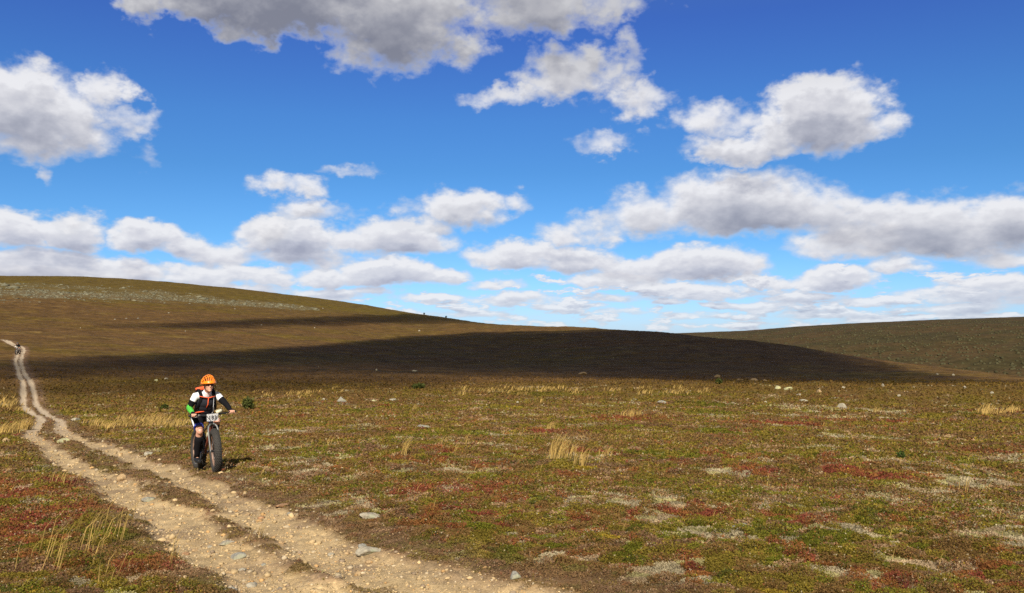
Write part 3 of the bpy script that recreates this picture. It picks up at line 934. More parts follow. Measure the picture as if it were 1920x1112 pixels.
def gravel():
    n0 = 260000
    pts, best = [], None
    a = rng.uniform(R(-37), R(12), n0); u = rng.uniform(0, 1, n0)
    r_ = (5 ** -1.0 + (60 ** -1.0 - 5 ** -1.0) * u) ** -1.0
    x, y = np.sin(a) * r_, np.cos(a) * r_
    rut, edge = track_fields(x, y)
    dens = fbm(x / .6, y / .6, 95, 3)
    keep = (rng.uniform(0, 1, n0) < smooth(rut, -.12, .05) * (.45 + .5 * dens)) | ((edge > .4) & (rng.uniform(0, 1, n0) < .05))
    x, y, r_ = x[keep][:11000], y[keep][:11000], r_[keep][:11000]
    n = len(x)
    s = np.clip(.0009 * r_, .006, .04) * np.exp(rng.normal(-.25, .6, n))
    s = np.minimum(s, .05)
    V = np.repeat(ICO_V[None], n, 0) * (1 + rng.normal(0, .16, (n, len(ICO_V), 1)))
    V *= s[:, None, None] * np.stack([rng.uniform(.8, 1.5, n), rng.uniform(.7, 1.2, n), rng.uniform(.45, .8, n)], -1)[:, None, :]
    th = rng.uniform(0, 6.283, n); ct, st = np.cos(th)[:, None], np.sin(th)[:, None]
    V = np.stack([V[..., 0] * ct - V[..., 1] * st, V[..., 0] * st + V[..., 1] * ct, V[..., 2]], -1)
    V += np.stack([x, y, land_z(x, y) + s * .25], -1)[:, None, :]
    F = (ICO_F[None] + (np.arange(n) * len(ICO_V))[:, None, None]).reshape(-1, 3)
    me = mesh_np('gravel', V.reshape(-1, 3), F, 3)
    c = pick(n, [C_SAND * 1.05, C_SAND * .8, np.array([.44, .35, .23]), np.array([.27, .20, .135]), np.array([.44, .27, .12])], [.35, .25, .15, .15, .1])
    c = c * rng.uniform(.75, 1.2, (n, 1))
    finish(me, np.repeat(c, len(ICO_V), axis=0), False)
    link('gravel', me, M_GRAVEL, kind='stuff', label='small tan pebbles and gravel lying on the bare wheel ruts')


gravel()

# ================================================================== mesh helpers for the objects
def mat(name, colr, rough=.6, metal=0.0, spec=.4, var=.12, scale=30.0, coat=0.0):
    """plain coloured surface with a slight procedural unevenness"""
    m, nt, b = new_mat(name)
    tc = nt.nodes.new('ShaderNodeTexCoord'); n = nt.nodes.new('ShaderNodeTexNoise')
    n.inputs['Scale'].default_value = scale; n.inputs['Detail'].default_value = 3
    nt.links.new(tc.outputs['Object'], n.inputs['Vector'])
    mr = nt.nodes.new('ShaderNodeMapRange'); mr.inputs['From Min'].default_value = .3; mr.inputs['From Max'].default_value = .7
    mr.inputs['To Min'].default_value = 1 - var; mr.inputs['To Max'].default_value = 1 + var
    nt.links.new(n.outputs['Fac'], mr.inputs['Value'])
    sc = nt.nodes.new('ShaderNodeVectorMath'); sc.operation = 'SCALE'; sc.inputs[0].default_value = colr
    nt.links.new(mr.outputs[0], sc.inputs['Scale']); nt.links.new(sc.outputs[0], b.inputs['Base Color'])
    b.inputs['Roughness'].default_value = rough; b.inputs['Metallic'].default_value = metal
    b.inputs['Specular IOR Level'].default_value = spec; b.inputs['Coat Weight'].default_value = coat
    return m


def tube(bm, pts, rad, n=10, flat=1.0, cap=True, up=None):
    """swept tube with a radius per point; flat squashes it along its second axis"""
    pts = [Vector(p) for p in pts]
    if isinstance(rad, (int, float)): rad = [rad] * len(pts)
    rings = []
    t0 = (pts[1] - pts[0]).normalized()
    ref = Vector(up) if up else (Vector((0, 0, 1)) if abs(t0.z) < .9 else Vector((0, 1, 0)))
    a = (ref - t0 * ref.dot(t0)).normalized()
    for i, p in enumerate(pts):
        t = (pts[min(i + 1, len(pts) - 1)] - pts[max(i - 1, 0)]).normalized()
        a = (a - t * a.dot(t)).normalized(); b = t.cross(a)
        rings.append([bm.verts.new(p + (b * math.cos(2 * math.pi * k / n) + a * math.sin(2 * math.pi * k / n) * flat) * rad[i]) for k in range(n)])
    for r0, r1 in zip(rings, rings[1:]):
        for k in range(n): bm.faces.new((r0[k], r0[(k + 1) % n], r1[(k + 1) % n], r1[k]))
    if cap:
        bm.faces.new(rings[0][::-1]); bm.faces.new(rings[-1])
    return bm


def blob(bm, c, r, rot=(0, 0, 0), sub=3):
    M = Matrix.Translation(c) @ Euler(rot).to_matrix().to_4x4() @ Matrix.Diagonal((r[0], r[1], r[2], 1))
    bmesh.ops.create_icosphere(bm, subdivisions=sub, radius=1.0, matrix=M)
    return bm


def box(bm, c, s, rot=(0, 0, 0), bevel=0.0):
    M = Matrix.Translation(c) @ Euler(rot).to_matrix().to_4x4() @ Matrix.Diagonal((s[0], s[1], s[2], 1))
    r = bmesh.ops.create_cube(bm, size=1.0, matrix=M)
    if bevel:
        ed = list({e for v in r['verts'] for e in v.link_edges})
        bmesh.ops.bevel(bm, geom=ed, offset=bevel, segments=2, affect='EDGES', profile=.5)
    return bm


def ring(bm, c, R_, r, n=64, m=14, flat=1.0):
    """torus round the Y axis through c"""
    V = []
    for i in range(n):
        a = 2 * math.pi * i / n
        V.append([bm.verts.new((c[0] + math.cos(a) * (R_ + r * math.cos(b)), c[1] + r * flat * math.sin(b), c[2] + math.sin(a) * (R_ + r * math.cos(b))))
                  for b in (2 * math.pi * k / m for k in range(m))])
    for i in range(n):
        for k in range(m):
            bm.faces.new((V[i][k], V[(i + 1) % n][k], V[(i + 1) % n][(k + 1) % m], V[i][(k + 1) % m]))
    return bm


def put(name, bm, m, parent=None, M=None, shade=True, fuse=0.0, relax=0):
    """link a bmesh as one object; fuse > 0 melts overlapping shapes into one skin"""
    me = bpy.data.meshes.new(name)
    bmesh.ops.recalc_face_normals(bm, faces=bm.faces[:])
    if M is not None: bmesh.ops.transform(bm, matrix=M, verts=bm.verts[:])
    bm.to_mesh(me); bm.free()
    o = bpy.data.objects.new(name, me); col.objects.link(o)
    if fuse:
        md = o.modifiers.new('fuse', 'REMESH'); md.mode = 'VOXEL'; md.voxel_size = fuse
        if relax:
            sm = o.modifiers.new('relax', 'SMOOTH'); sm.iterations = relax; sm.factor = .5
        dg = bpy.context.evaluated_depsgraph_get()
        new = bpy.data.meshes.new_from_object(o.evaluated_get(dg))
        o.modifiers.clear(); o.data = new; bpy.data.meshes.remove(me); me = new; me.name = name
    if not me.materials: me.materials.append(m)
    else: me.materials[0] = m
    me.polygons.foreach_set('use_smooth', np.full(len(me.polygons), shade)); me.update()
    if parent is not None: o.parent = parent
    return o


def empty(name, M, **props):
    o = bpy.data.objects.new(name, None); col.objects.link(o); o.matrix_world = M
    o.empty_display_size = .2
    for k, v in props.items(): o[k] = v
    return o


M_TYRE = mat('tyre_rubber', (.042, .038, .034), .85, var=.35, scale=60)
M_RIM = mat('dusty_rim', (.27, .165, .12), .55, .2, var=.25)
M_STEEL = mat('steel', (.22, .215, .21), .4, .8)
M_FORK = mat('grey_fork', (.13, .13, .125), .42, .3)
M_BLACKP = mat('black_parts', (.012, .012, .013), .6, spec=.25)
M_FRAME = mat('black_frame_paint', (.035, .022, .020), .3, coat=.5)
M_REDP = mat('red_frame_paint', (.15, .032, .02), .3, coat=.5)
M_GRIP = mat('grip_rubber', (.02, .02, .02), .9)
M_PLATE = mat('white_plate', (.80, .80, .80), .6, var=.03)
M_INK = mat('black_ink', (.025, .025, .03), .7)
M_CREAM = mat('cream_plastic', (.62, .58, .42), .5)
M_ORANGE = mat('orange_shell', (.95, .26, .012), .35, coat=.4, var=.06)
M_STRAP = mat('orange_strap', (.78, .115, .035), .7)
M_CLOTH = mat('black_cloth', (.0075, .007, .009), .9, spec=.15)
M_CHAR = mat('charcoal_cloth', (.020, .021, .028), .85, spec=.2)
M_WHITE = mat('white_cloth', (.80, .80, .82), .9, spec=.15, var=.05)
M_BLUE = mat('blue_cloth', (.025, .04, .30), .85)
M_LENS = mat('dark_red_lens', (.07, .008, .006), .12, spec=.8)
M_SHOE = mat('shoe', (.012, .012, .013), .6)
M_HAIR = mat('brown_hair', (.07, .045, .03), .8)


def mat_skin():
    m, nt, b = new_mat('skin')
    tc = nt.nodes.new('ShaderNodeTexCoord'); n = nt.nodes.new('ShaderNodeTexNoise'); n.inputs['Scale'].default_value = 25
    nt.links.new(tc.outputs['Object'], n.inputs['Vector'])
    cr = nt.nodes.new('ShaderNodeValToRGB'); e = cr.color_ramp.elements
    e[0].position = .35; e[0].color = (.55, .27, .19, 1); e[1].position = .7; e[1].color = (.70, .40, .28, 1)
    nt.links.new(n.outputs['Fac'], cr.inputs[0]); nt.links.new(cr.outputs[0], b.inputs['Base Color'])
    b.inputs['Roughness'].default_value = .5; b.inputs['Subsurface Weight'].default_value = .08
    return m


M_SKIN = mat_skin()


def mat_green_sleeve(p0, p1):
    """bright green sleeve with dark bands across the forearm"""
    m, nt, b = new_mat('green_banded_cloth')
    L = nt.links.new
    d = (Vector(p1) - Vector(p0)); d.normalize()
    tc = nt.nodes.new('ShaderNodeTexCoord')
    dot = nt.nodes.new('ShaderNodeVectorMath'); dot.operation = 'DOT_PRODUCT'; dot.inputs[1].default_value = d
    L(tc.outputs['Object'], dot.inputs[0])
    w = nt.nodes.new('ShaderNodeMath'); w.operation = 'MULTIPLY'; w.inputs[1].default_value = 1 / .027
    L(dot.outputs['Value'], w.inputs[0])
    fr = nt.nodes.new('ShaderNodeMath'); fr.operation = 'FRACT'; L(w.outputs[0], fr.inputs[0])
    gt = nt.nodes.new('ShaderNodeMath'); gt.operation = 'GREATER_THAN'; gt.inputs[1].default_value = .60; L(fr.outputs[0], gt.inputs[0])
    mx = nt.nodes.new('ShaderNodeMix'); mx.data_type = 'RGBA'
    mx.inputs['A'].default_value = (.10, .62, .05, 1); mx.inputs['B'].default_value = (.02, .05, .02, 1)
    L(gt.outputs[0], mx.inputs['Factor']); L(mx.outputs['Result'], b.inputs['Base Color'])
    b.inputs['Roughness'].default_value = .8
    return m


# ================================================================== fat-tyre bicycle, in its own frame: X ahead, Y left, Z up, origin under the rear axle
WB, WR, TR = 1.12, .382, .059
STEER = R(-8.0)
S_AX0, S_AX1 = Vector((1.07, 0, .375)), Vector((.865, 0, .93))
_ax = (S_AX1 - S_AX0).normalized()
M_STEER = Matrix.Translation(S_AX0) @ Matrix.Rotation(STEER, 4, _ax) @ Matrix.Translation(-S_AX0)


def wheel(parent, cx, M=None, disc=True):
    c = (cx, 0, WR)
    w = put('wheel', ring(bmesh.new(), c, .272, .012, 48, 8, 2.9), M_RIM, parent, M)       # the rim carries the rest
    bm = ring(bmesh.new(), c, WR - TR, TR, 84, 16, 1.05)
    for i in range(84):                                                                     # tread knobs
        a = 2 * math.pi * (i + .5) / 84
        for k in (-2, -1, 0, 1, 2):
            b_ = k * .42 + (.2 if i % 2 else 0)
            rr_ = WR - TR + (TR + .001) * math.cos(b_)
            p = Vector((cx + math.cos(a) * rr_, (TR + .001) * 1.05 * math.sin(b_), WR + math.sin(a) * rr_))
            box(bm, p, (.010, .013, .012), (0, -a, 0))
    put('tyre', bm, M_TYRE, w, M)
    bm = bmesh.new(); tube(bm, [(cx, -.065, WR), (cx, .065, WR)], .022, 12); put('hub', bm, M_BLACKP, w, M)
    bm = bmesh.new()
    for i in range(28):
        a = 2 * math.pi * i / 28; s = -1 if i % 2 else 1
        a2 = a + .35 * (1 if (i // 2) % 2 else -1)
        tube(bm, [(cx + .02 * math.cos(a2), s * .05, WR + .02 * math.sin(a2)), (cx + .268 * math.cos(a), s * .012, WR + .268 * math.sin(a))], .0016, 5)
    put('spokes', bm, M_STEEL, w, M)
    if disc:
        bm = bmesh.new(); ring(bm, (cx, .058, WR), .072, .010, 36, 6, .15); put('brake_disc', bm, M_STEEL, w, M)
    return w


def bicycle(M, label, plate=True, frame=None, red=None):
    b = empty('bicycle', M, label=label, category='bicycle')
    fm, rm = frame or M_FRAME, red or M_REDP
    # frame: tubes welded into one part, the painted down tube apart
    BB, ST, HT0, HT1 = (.44, 0, .325), (.29, 0, .74), (.905, 0, .815), (.872, 0, .905)
    bm = bmesh.new()
    tube(bm, [BB, ST], [.021, .019]); tube(bm, [(.31, 0, .69), (.88, 0, .88)], [.019, .022]); tube(bm, [HT0, HT1], .027)
    for s in (-1, 1):
        tube(bm, [(.43, s * .05, .325), (.25, s * .085, .34), (0, s * .088, .378)], [.014, .013, .012])
        tube(bm, [(.30, s * .02, .70), (.16, s * .075, .60), (0, s * .088, .385)], [.010, .011, .011])
    tube(bm, [(.44, -.06, .325), (.44, .06, .325)], .026)
    put('frame', bm, fm, b, fuse=.006)
    bm = bmesh.new(); tube(bm, [(.45, 0, .335), (.66, 0, .575), (.895, 0, .835)], [.027, .029, .024]); put('down_tube', bm, rm, b)
    bm = bmesh.new(); tube(bm, [(.295, 0, .73), (.235, 0, .90)], .014); put('seat_post', bm, M_BLACKP, b)
    bm = bmesh.new(); blob(bm, (.15, 0, .935), (.10, .072, .022)); blob(bm, (.27, 0, .93), (.13, .026, .020)); put('saddle', bm, M_BLACKP, b, fuse=.006, relax=4)
    # bottle on the down tube
    bm = bmesh.new(); tube(bm, [(.60, 0, .585), (.68, 0, .675), (.70, 0, .70)], [.034, .034, .022], 14); bt = put('bottle', bm, M_CREAM, b)
    bm = bmesh.new(); tube(bm, [(.70, 0, .70), (.722, 0, .722)], [.020, .012], 12); put('cap', bm, M_STEEL, bt)
    # wheels
    wheel(b, 0.0); wheel(b, WB, M_STEER)
    # fork
    bm = bmesh.new()
    for s in (-1, 1):
        tube(bm, [(1.125, s * .078, .378), (1.085, s * .082, .50), (.985, s * .080, .745), (.960, s * .068, .80), (.938, s * .035, .838), (.925, 0, .850)], [.013, .015, .0175, .0175, .0175, .018], 12)
        box(bm, (1.12, s * .078, .378), (.03, .012, .034))
    tube(bm, [(.925, 0, .845), (.862, 0, .985)], .0165)
    put('fork', bm, M_FORK, b, M_STEER, fuse=.005)
    # cockpit
    bm = bmesh.new(); tube(bm, [(.862, 0, .975), (.925, 0, .998)], [.021, .019]); tube(bm, [(.927, -.028, .998), (.927, .028, .998)], .023); put('stem', bm, M_BLACKP, b, M_STEER)
    bm = bmesh.new(); tube(bm, [(.875, -.375, 1.020), (.900, -.20, 1.014), (.927, -.05, 1.0), (.927, .05, 1.0), (.900, .20, 1.014), (.875, .415, 1.020)], [.0125, .0125, .016, .016, .0125, .0125], 10)
    hb = put('handlebar', bm, M_BLACKP, b, M_STEER)
    for s in (-1, 1):
        bm = bmesh.new(); ge = .378 if s < 0 else .420; tube(bm, [(.878, s * (ge - .13), 1.0165), (.874, s * ge, 1.020)], .0175, 12); tube(bm, [(.874, s * (ge - .01), 1.020), (.873, s * (ge + .003), 1.020)], .021, 12); put('grip', bm, M_GRIP, hb, M_STEER)
        bm = bmesh.new(); box(bm, (.902, s * .205, 1.012), (.035, .04, .03), bevel=.006)
        tube(bm, [(.915, s * .20, 1.008), (.965, s * .235, .990), (.955, s * .31, .985)], [.008, .006, .005], 8); put('brake_lever', bm, M_STEEL if s < 0 else M_BLACKP, hb, M_STEER)
        bm = bmesh.new(); tube(bm, [(.93, s * .19, 1.01), (1.02, s * .10, .99), (1.02, s * .03, .90), (.95, s * .03, .80)], .0035, 6); put('cable', bm, M_BLACKP, hb, M_STEER)
    if plate:
        bm = bmesh.new()     # slightly bowed card
        for k in range(9):
            y = -.096 + .192 * k / 8; xx = 1.015 - .6 * (y * y)
            for z in (.895, 1.022): bm.verts.new((xx - .10 * (1.0 - z) , y, z))
        bm.verts.ensure_lookup_table()
        for k in range(8): bm.faces.new((bm.verts[2 * k], bm.verts[2 * k + 2], bm.verts[2 * k + 3], bm.verts[2 * k + 1]))
        ext = bmesh.ops.solidify(bm, geom=bm.faces[:], thickness=.003)
        pl = put('number_plate', bm, M_PLATE, b, M_STEER, shade=False)
        for txt, size, y0, z0, nm in (('183', .092, .0, .937, 'number'), ('fatbike', .0, 0, 0, '')):
            if not size: continue
            cu = bpy.data.curves.new('digits', 'FONT'); cu.body = txt; cu.size = size; cu.extrude = .0008; cu.offset = .0012; cu.align_x = 'CENTER'
            cu.space_character = 1.04
            to = bpy.data.objects.new('digits', cu); col.objects.link(to)
            me = bpy.data.meshes.new_from_object(to.evaluated_get(bpy.context.evaluated_depsgraph_get()))
            bpy.data.objects.remove(to)
            Mt = Matrix.Translation((1.0205, y0, z0 - .012)) @ Matrix(((0, 0, 1, 0), (1, 0, 0, 0), (0, 1, 0, 0), (0, 0, 0, 1)))
            me.transform(Mt)
            for v in me.vertices: v.co.x += -.10 * (1.0 - v.co.z) - .6 * v.co.y ** 2
            me.transform(M_STEER)
            o = bpy.data.objects.new(nm, me); col.objects.link(o); me.materials.clear(); me.materials.append(M_INK); o.parent = pl
        bm = bmesh.new(); tube(bm, [(.93, .075, 1.035), (.915, .17, 1.062)], .029, 14); put('handlebar_roll', bm, M_CREAM, hb, M_STEER)
    # drive train
    bm = bmesh.new(); ring(bm, (.44, -.055, .325), .070, .006, 40, 6, .6)
    for k in range(4):
        a = k * math.pi / 2 + .4; tube(bm, [(.44, -.055, .325), (.44 + .07 * math.cos(a), -.055, .325 + .07 * math.sin(a))], .006, 6)
    put('chainring', bm, M_BLACKP, b)
    bm = bmesh.new(); tube(bm, [(.44, -.055, .397), (.22, -.06, .408), (0, -.06, .415)], .004, 6); tube(bm, [(.44, -.055, .253), (.22, -.06, .25), (.03, -.06, .215)], .004, 6); put('chain', bm, M_STEEL, b)
    bm = bmesh.new(); ring(bm, (0, -.06, .378), .040, .016, 30, 6, .9); put('cassette', bm, M_STEEL, b)
    bm = bmesh.new(); box(bm, (.02, -.075, .27), (.03, .02, .13), (0, .3, 0), .006); ring(bm, (.035, -.07, .215), .020, .006, 16, 6); put('derailleur', bm, M_BLACKP, b)
    ca = R(-82)   # right crank near the bottom
    for s in (-1, 1):
        a = ca if s < 0 else ca + math.pi
        px, pz = .44 + .172 * math.cos(a), .325 + .172 * math.sin(a)
        bm = bmesh.new(); tube(bm, [(.44, s * .075, .325), (px, s * .088, pz)], [.016, .012], 8); cr_ = put('crank', bm, M_BLACKP, b)
        bm = bmesh.new(); box(bm, (px, s * .145, pz), (.09, .095, .018), (0, .1, 0), .004); put('pedal', bm, M_STEEL if s < 0 else M_BLACKP, cr_)
    return b


PED = [(.44 + .172 * math.cos(a), .325 + .172 * math.sin(a)) for a in (R(-82), R(98))]


def finger_grip(bm, s, c, rg=.023):
    """four fingers and a thumb closed round a bar along Y at c"""
    for k in range(4):
        y = c[1] + s * (-.036 + .024 * k)
        rf = (.0085, .0092, .0088, .0075)[3 - k]
        L_ = (1.0, 1.12, 1.08, .86)[3 - k]
        P = [(c[0] - .018, y, c[2] + rg + .004)]
        for t in (20, 75, 130, 185):
            a = R(90 - t * L_)
            P.append((c[0] + rg * 1.18 * math.cos(a), y, c[2] + rg * 1.18 * math.sin(a)))
        tube(bm, P, [rf * 1.15, rf * 1.1, rf * 1.05, rf, rf * .8], 8)
    yt = c[1] - s * .046
    tube(bm, [(c[0] - .045, yt + s * .012, c[2] + .012), (c[0] - .022, yt, c[2] + .006), (c[0] + .004, yt - s * .006, c[2] - .022), (c[0] + .022, yt - s * .002, c[2] - .020)], [.013, .012, .010, .008], 8)


def rider(M, label, pal, pack_label=None, near=True):
    vox = .0075 if near else .012
    P = lambda v: M_STEER @ Vector(v)
    hand = {-1: P((.876, -.292, 1.020)), 1: P((.873, .352, 1.020))}
    sh = {-1: Vector((.545, -.195, 1.335)), 1: Vector((.555, .195, 1.335))}
    elb = {-1: Vector((.480, -.285, 1.135)), 1: Vector((.690, .325, 1.155))}
    wr = {s: hand[s] + Vector((-.075, -s * .006, .028)) for s in (-1, 1)}
    hip = {s: Vector((.235, s * .095, .985)) for s in (-1, 1)}
    knee = {-1: Vector((.640, -.145, .715)), 1: Vector((.690, .150, .870))}
    ank = {-1: Vector((PED[0][0] - .085, -.130, PED[0][1] + .105)), 1: Vector((PED[1][0] - .095, .135, PED[1][1] + .095))}
    hc = Vector((.700, 0, 1.520))
    # ---------- body: one continuous skin
    bm = bmesh.new()
    blob(bm, (.225, 0, .99), (.135, .165, .115)); tube(bm, [(.22, 0, .98), (.32, 0, 1.12), (.44, 0, 1.24), (.55, 0, 1.35)], [.135, .130, .150, .11], 16, 1.0)
    tube(bm, [(.53, 0, 1.33), (.60, 0, 1.40), (.665, 0, 1.48)], [.075, .058, .056], 12)
    for s in (-1, 1):
        tube(bm, [(.50, s * .09, 1.33), sh[s], sh[s].lerp(elb[s], .5), elb[s], elb[s].lerp(wr[s], .35), wr[s], wr[s].lerp(hand[s], .5) + Vector((0, 0, .012))], [.07, .058, .047, .038, .040, .027, .030], 12)
        tube(bm, [hip[s], hip[s].lerp(knee[s], .45), knee[s], knee[s].lerp(ank[s], .3) + Vector((-.02, 0, 0)), knee[s].lerp(ank[s], .75), ank[s]], [.098, .082, .058, .060, .038, .036], 14)
        blob(bm, knee[s] + Vector((.008, 0, .004)), (.058, .054, .062))
        tube(bm, [ank[s], ank[s] + Vector((.06, 0, -.055)), ank[s] + Vector((.13, 0, -.070))], [.034, .026, .020], 10)
        # palm over the bar, fingers round it
        pc = hand[s]
        blob(bm, pc + Vector((-.030, 0, .022)), (.045, .043, .018), (0, .35, 0))
        finger_grip(bm, s, pc)
    # head: skull, jaw, nose, ears, lips, brow
    blob(bm, hc + Vector((-.012, 0, .030)), (.098, .078, .098)); blob(bm, hc + Vector((.030, 0, -.038)), (.062, .060, .078))
    blob(bm, hc + Vector((.070, 0, -.092)), (.026, .030, .022))
    tube(bm, [hc + Vector((.088, 0, .018)), hc + Vector((.110, 0, -.022)), hc + Vector((.090, 0, -.034))], [.010, .0155, .012], 8)
    blob(bm, hc + Vector((.088, 0, -.055)), (.010, .022, .007), sub=2); blob(bm, hc + Vector((.085, 0, -.066)), (.010, .020, .008), sub=2)
    for s in (-1, 1):
        blob(bm, hc + Vector((-.005, s * .080, -.005)), (.020, .010, .033), (0, 0, s * .3), 2)
        blob(bm, hc + Vector((.062, s * .040, -.020)), (.026, .022, .022), sub=2)
    body = put('person', bm, M_SKIN, fuse=vox, relax=3)
    body.matrix_world = M
    body['label'] = label; body['category'] = 'person'
    # ---------- clothing
    bm = bmesh.new()
    blob(bm, (.25, 0, 1.02), (.135, .170, .11)); tube(bm, [(.23, 0, 1.0), (.32, 0, 1.12), (.445, 0, 1.24), (.55, 0, 1.35)], [.145, .145, .165, .115], 18, 1.0)
    tube(bm, [(.53, 0, 1.345), (.60, 0, 1.405), (.622, 0, 1.43)], [.10, .072, .068], 14)
    for s in (-1, 1):
        tube(bm, [(.50, s * .08, 1.335), sh[s], sh[s].lerp(elb[s], .42)], [.09, .072, .060], 14)
    put('jersey', bm, pal['jersey'], body, fuse=vox * 1.1, relax=5)
    bm = bmesh.new()     # charcoal front panel from the chest down to the hips
    for k in range(5):
        t = k / 4; c = Vector((.275, 0, 1.035)).lerp(Vector((.50, 0, 1.265)), t)
        blob(bm, c + Vector((.020, 0, -.022)), (.135 + .012 * math.sin(t * 3), .165 + .010 * math.sin(t * 3.1), .130), (0, .75, 0))
    put('vest', bm, pal['vest'], body, fuse=vox * 1.1, relax=4)
    for s in (-1, 1):
        a, e, w = sh[s], elb[s], wr[s]
        bm = bmesh.new()
        tube(bm, [a.lerp(e, .34), a.lerp(e, .55), a.lerp(e, .72), a.lerp(e, .80)] if s < 0 else [a.lerp(e, .34), a.lerp(e, .7), e, e.lerp(w, .35), e.lerp(w, .92)],
             [.066, .060, .055, .053] if s < 0 else [.066, .057, .049, .048, .036], 14)
        put('sleeve', bm, M_CLOTH, body, fuse=vox, relax=3)
        if s < 0:
            bm = bmesh.new(); tube(bm, [a.lerp(e, .76), e, e.lerp(w, .3), e.lerp(w, .92)], [.0535, .0515, .050, .037], 14); put('arm_warmer', bm, pal['forearm'](e, w), body)
        bm = bmesh.new()     # fingerless glove
        pc = hand[s]
        blob(bm, pc + Vector((-.034, 0, .022)), (.046, .050, .024), (0, .35, 0)); tube(bm, [w + (w - pc) * .35, w.lerp(pc, .45) + Vector((0, 0, .01))], [.034, .036], 10)
        for k in range(4): tube(bm, [pc + Vector((-.02, s * (-.036 + .024 * k), .032)), pc + Vector((.010, s * (-.036 + .024 * k), .033))], .0125, 8)
        put('glove', bm, M_CLOTH, body, fuse=.005, relax=2)
    bm = bmesh.new()
    blob(bm, (.22, 0, .985), (.155, .180, .125))
    for s in (-1, 1):
        k_ = hip[s].lerp(knee[s], .80 if s < 0 else .62)
        tube(bm, [hip[s] + Vector((-.02, 0, .01)), hip[s].lerp(knee[s], .45), k_], [.115, .098, .080], 16)
    sho = put('shorts', bm, M_CLOTH, body, fuse=vox * 1.1, relax=4)
    for s in (-1, 1):
        f0, f1 = (.70, .815) if s < 0 else (.54, .63)
        bm = bmesh.new(); tube(bm, [hip[s].lerp(knee[s], f0), hip[s].lerp(knee[s], f1)], [.089, .0825], 18); put('hem', bm, pal['hem'], sho)
        bm = bmesh.new(); out = Vector((0, s, 0)); tube(bm, [hip[s].lerp(knee[s], q) + out * (.102 - .030 * q) + Vector((0, 0, .012)) for q in (.15, .3, .45, .6, f0)], [.030, .030, .029, .027, .024], 10, .35, up=(0, 1, 0)); put('side_stripe', bm, M_WHITE, sho)
        q0 = .17
        bm = bmesh.new()
        pts = [knee[s].lerp(ank[s], q) + Vector((-.018 * math.sin(q * 3), 0, 0)) for q in (q0, .35, .6, .85, 1.0)]
        tube(bm, pts, [.064, .072, .062, .051, .050], 14); put('sock', bm, pal['sock'], body)
        bm = bmesh.new(); f = ank[s]
        tube(bm, [f + Vector((-.045, 0, -.045)), f + Vector((.02, 0, -.055)), f + Vector((.12, 0, -.072)), f + Vector((.185, 0, -.074))], [.043, .048, .044, .030], 12); blob(bm, f + Vector((-.008, 0, -.012)), (.050, .047, .052))
        sh_ = put('shoe', bm, M_SHOE, body, fuse=vox, relax=2)
        if near:
            bm = bmesh.new(); box(bm, f + Vector((.085, 0, -.032)), (.05, .07, .02), (0, .5, 0), .006); put('strap', bm, M_BLACKP, sh_)
    # ---------- helmet: dark liner, orange ribs over it
    c = hc + Vector((-.012, 0, .056)); rx, ry, rz = .150, .114, .146
    bm = bmesh.new(); blob(bm, c, (rx * .90, ry * .90, rz * .90), (0, .10, 0))
    bmesh.ops.bisect_plane(bm, geom=bm.verts[:] + bm.edges[:] + bm.faces[:], plane_co=c + Vector((0, 0, -.018)), plane_no=(0, 0, 1), clear_inner=True)
    he = put('helmet', bm, pal['liner'], body)
    bm = bmesh.new()
    for k in range(-3, 4):                       # ribs from brow to nape
        y = k / 3.55
        ry_ = math.sqrt(max(0, 1 - y * y))
        pts = []
        for t in np.linspace(R(6), R(172), 15):
            pts.append(c + Vector((rx * ry_ * math.cos(t), ry * y * (1 - .10 * math.cos(t)), rz * ry_ * math.sin(t) - .010)))
        tube(bm, pts, [.0088] * 15, 8, .9)
    for t, r_ in ((R(50), .0085), (R(88), .0085), (R(122), .010), (R(150), .011)):       # cross bridges, slanted
        pts = []
        for q in np.linspace(R(14), R(166), 13):
            d = Vector((math.cos(t + .10 * math.cos(2 * q)) * math.sin(q), math.cos(q), math.sin(t) * math.sin(q)))
            pts.append(c + Vector((rx * d.x, ry * d.y, rz * d.z - .010)))
        tube(bm, pts, [r_] * 13, 8, .7)
    pts = [c + Vector((rx * 1.01 * math.cos(a), ry * 1.01 * math.sin(a), -.012 - .018 * (math.cos(a) < -.2))) for a in np.linspace(0, 2 * math.pi, 33)]
    tube(bm, pts, .0185, 8, cap=False)
    tube(bm, [c + Vector((rx * .98 * math.cos(a), ry * .98 * math.sin(a), .008)) for a in np.linspace(R(-62), R(62), 11)], .017, 8)
    put('helmet_shell', bm, pal['helmet'], he, fuse=.0045, relax=1)
    if near:
        for s in (-1, 1):
            bm = bmesh.new(); tube(bm, [c + Vector((.015, s * .092, -.015)), hc + Vector((.022, s * .070, -.07)), hc + Vector((.045, s * .012, -.112))], .005, 6); put('chin_strap', bm, M_CLOTH, he)
    bm = bmesh.new()
    for s in (-1, 1):
        pts = [hc + Vector((.094 - .028 * abs(q), s * (.010 + .060 * q), .008 - .004 * q)) for q in np.linspace(0, 1, 6)]
        tube(bm, pts, [.012, .018, .021, .020, .016, .010], 10, 1.0)
    gl = put('sunglasses', bm, M_LENS, body, fuse=.004)
    for s in (-1, 1):
        bm = bmesh.new(); tube(bm, [hc + Vector((.066, s * .070, .008)), hc + Vector((.0, s * .086, .008))], .004, 6); put('temple_arm', bm, M_BLACKP, gl)
    bm = bmesh.new(); blob(bm, hc + Vector((-.040, 0, -.020)), (.066, .080, .036), sub=3); put('hair', bm, M_HAIR, body)
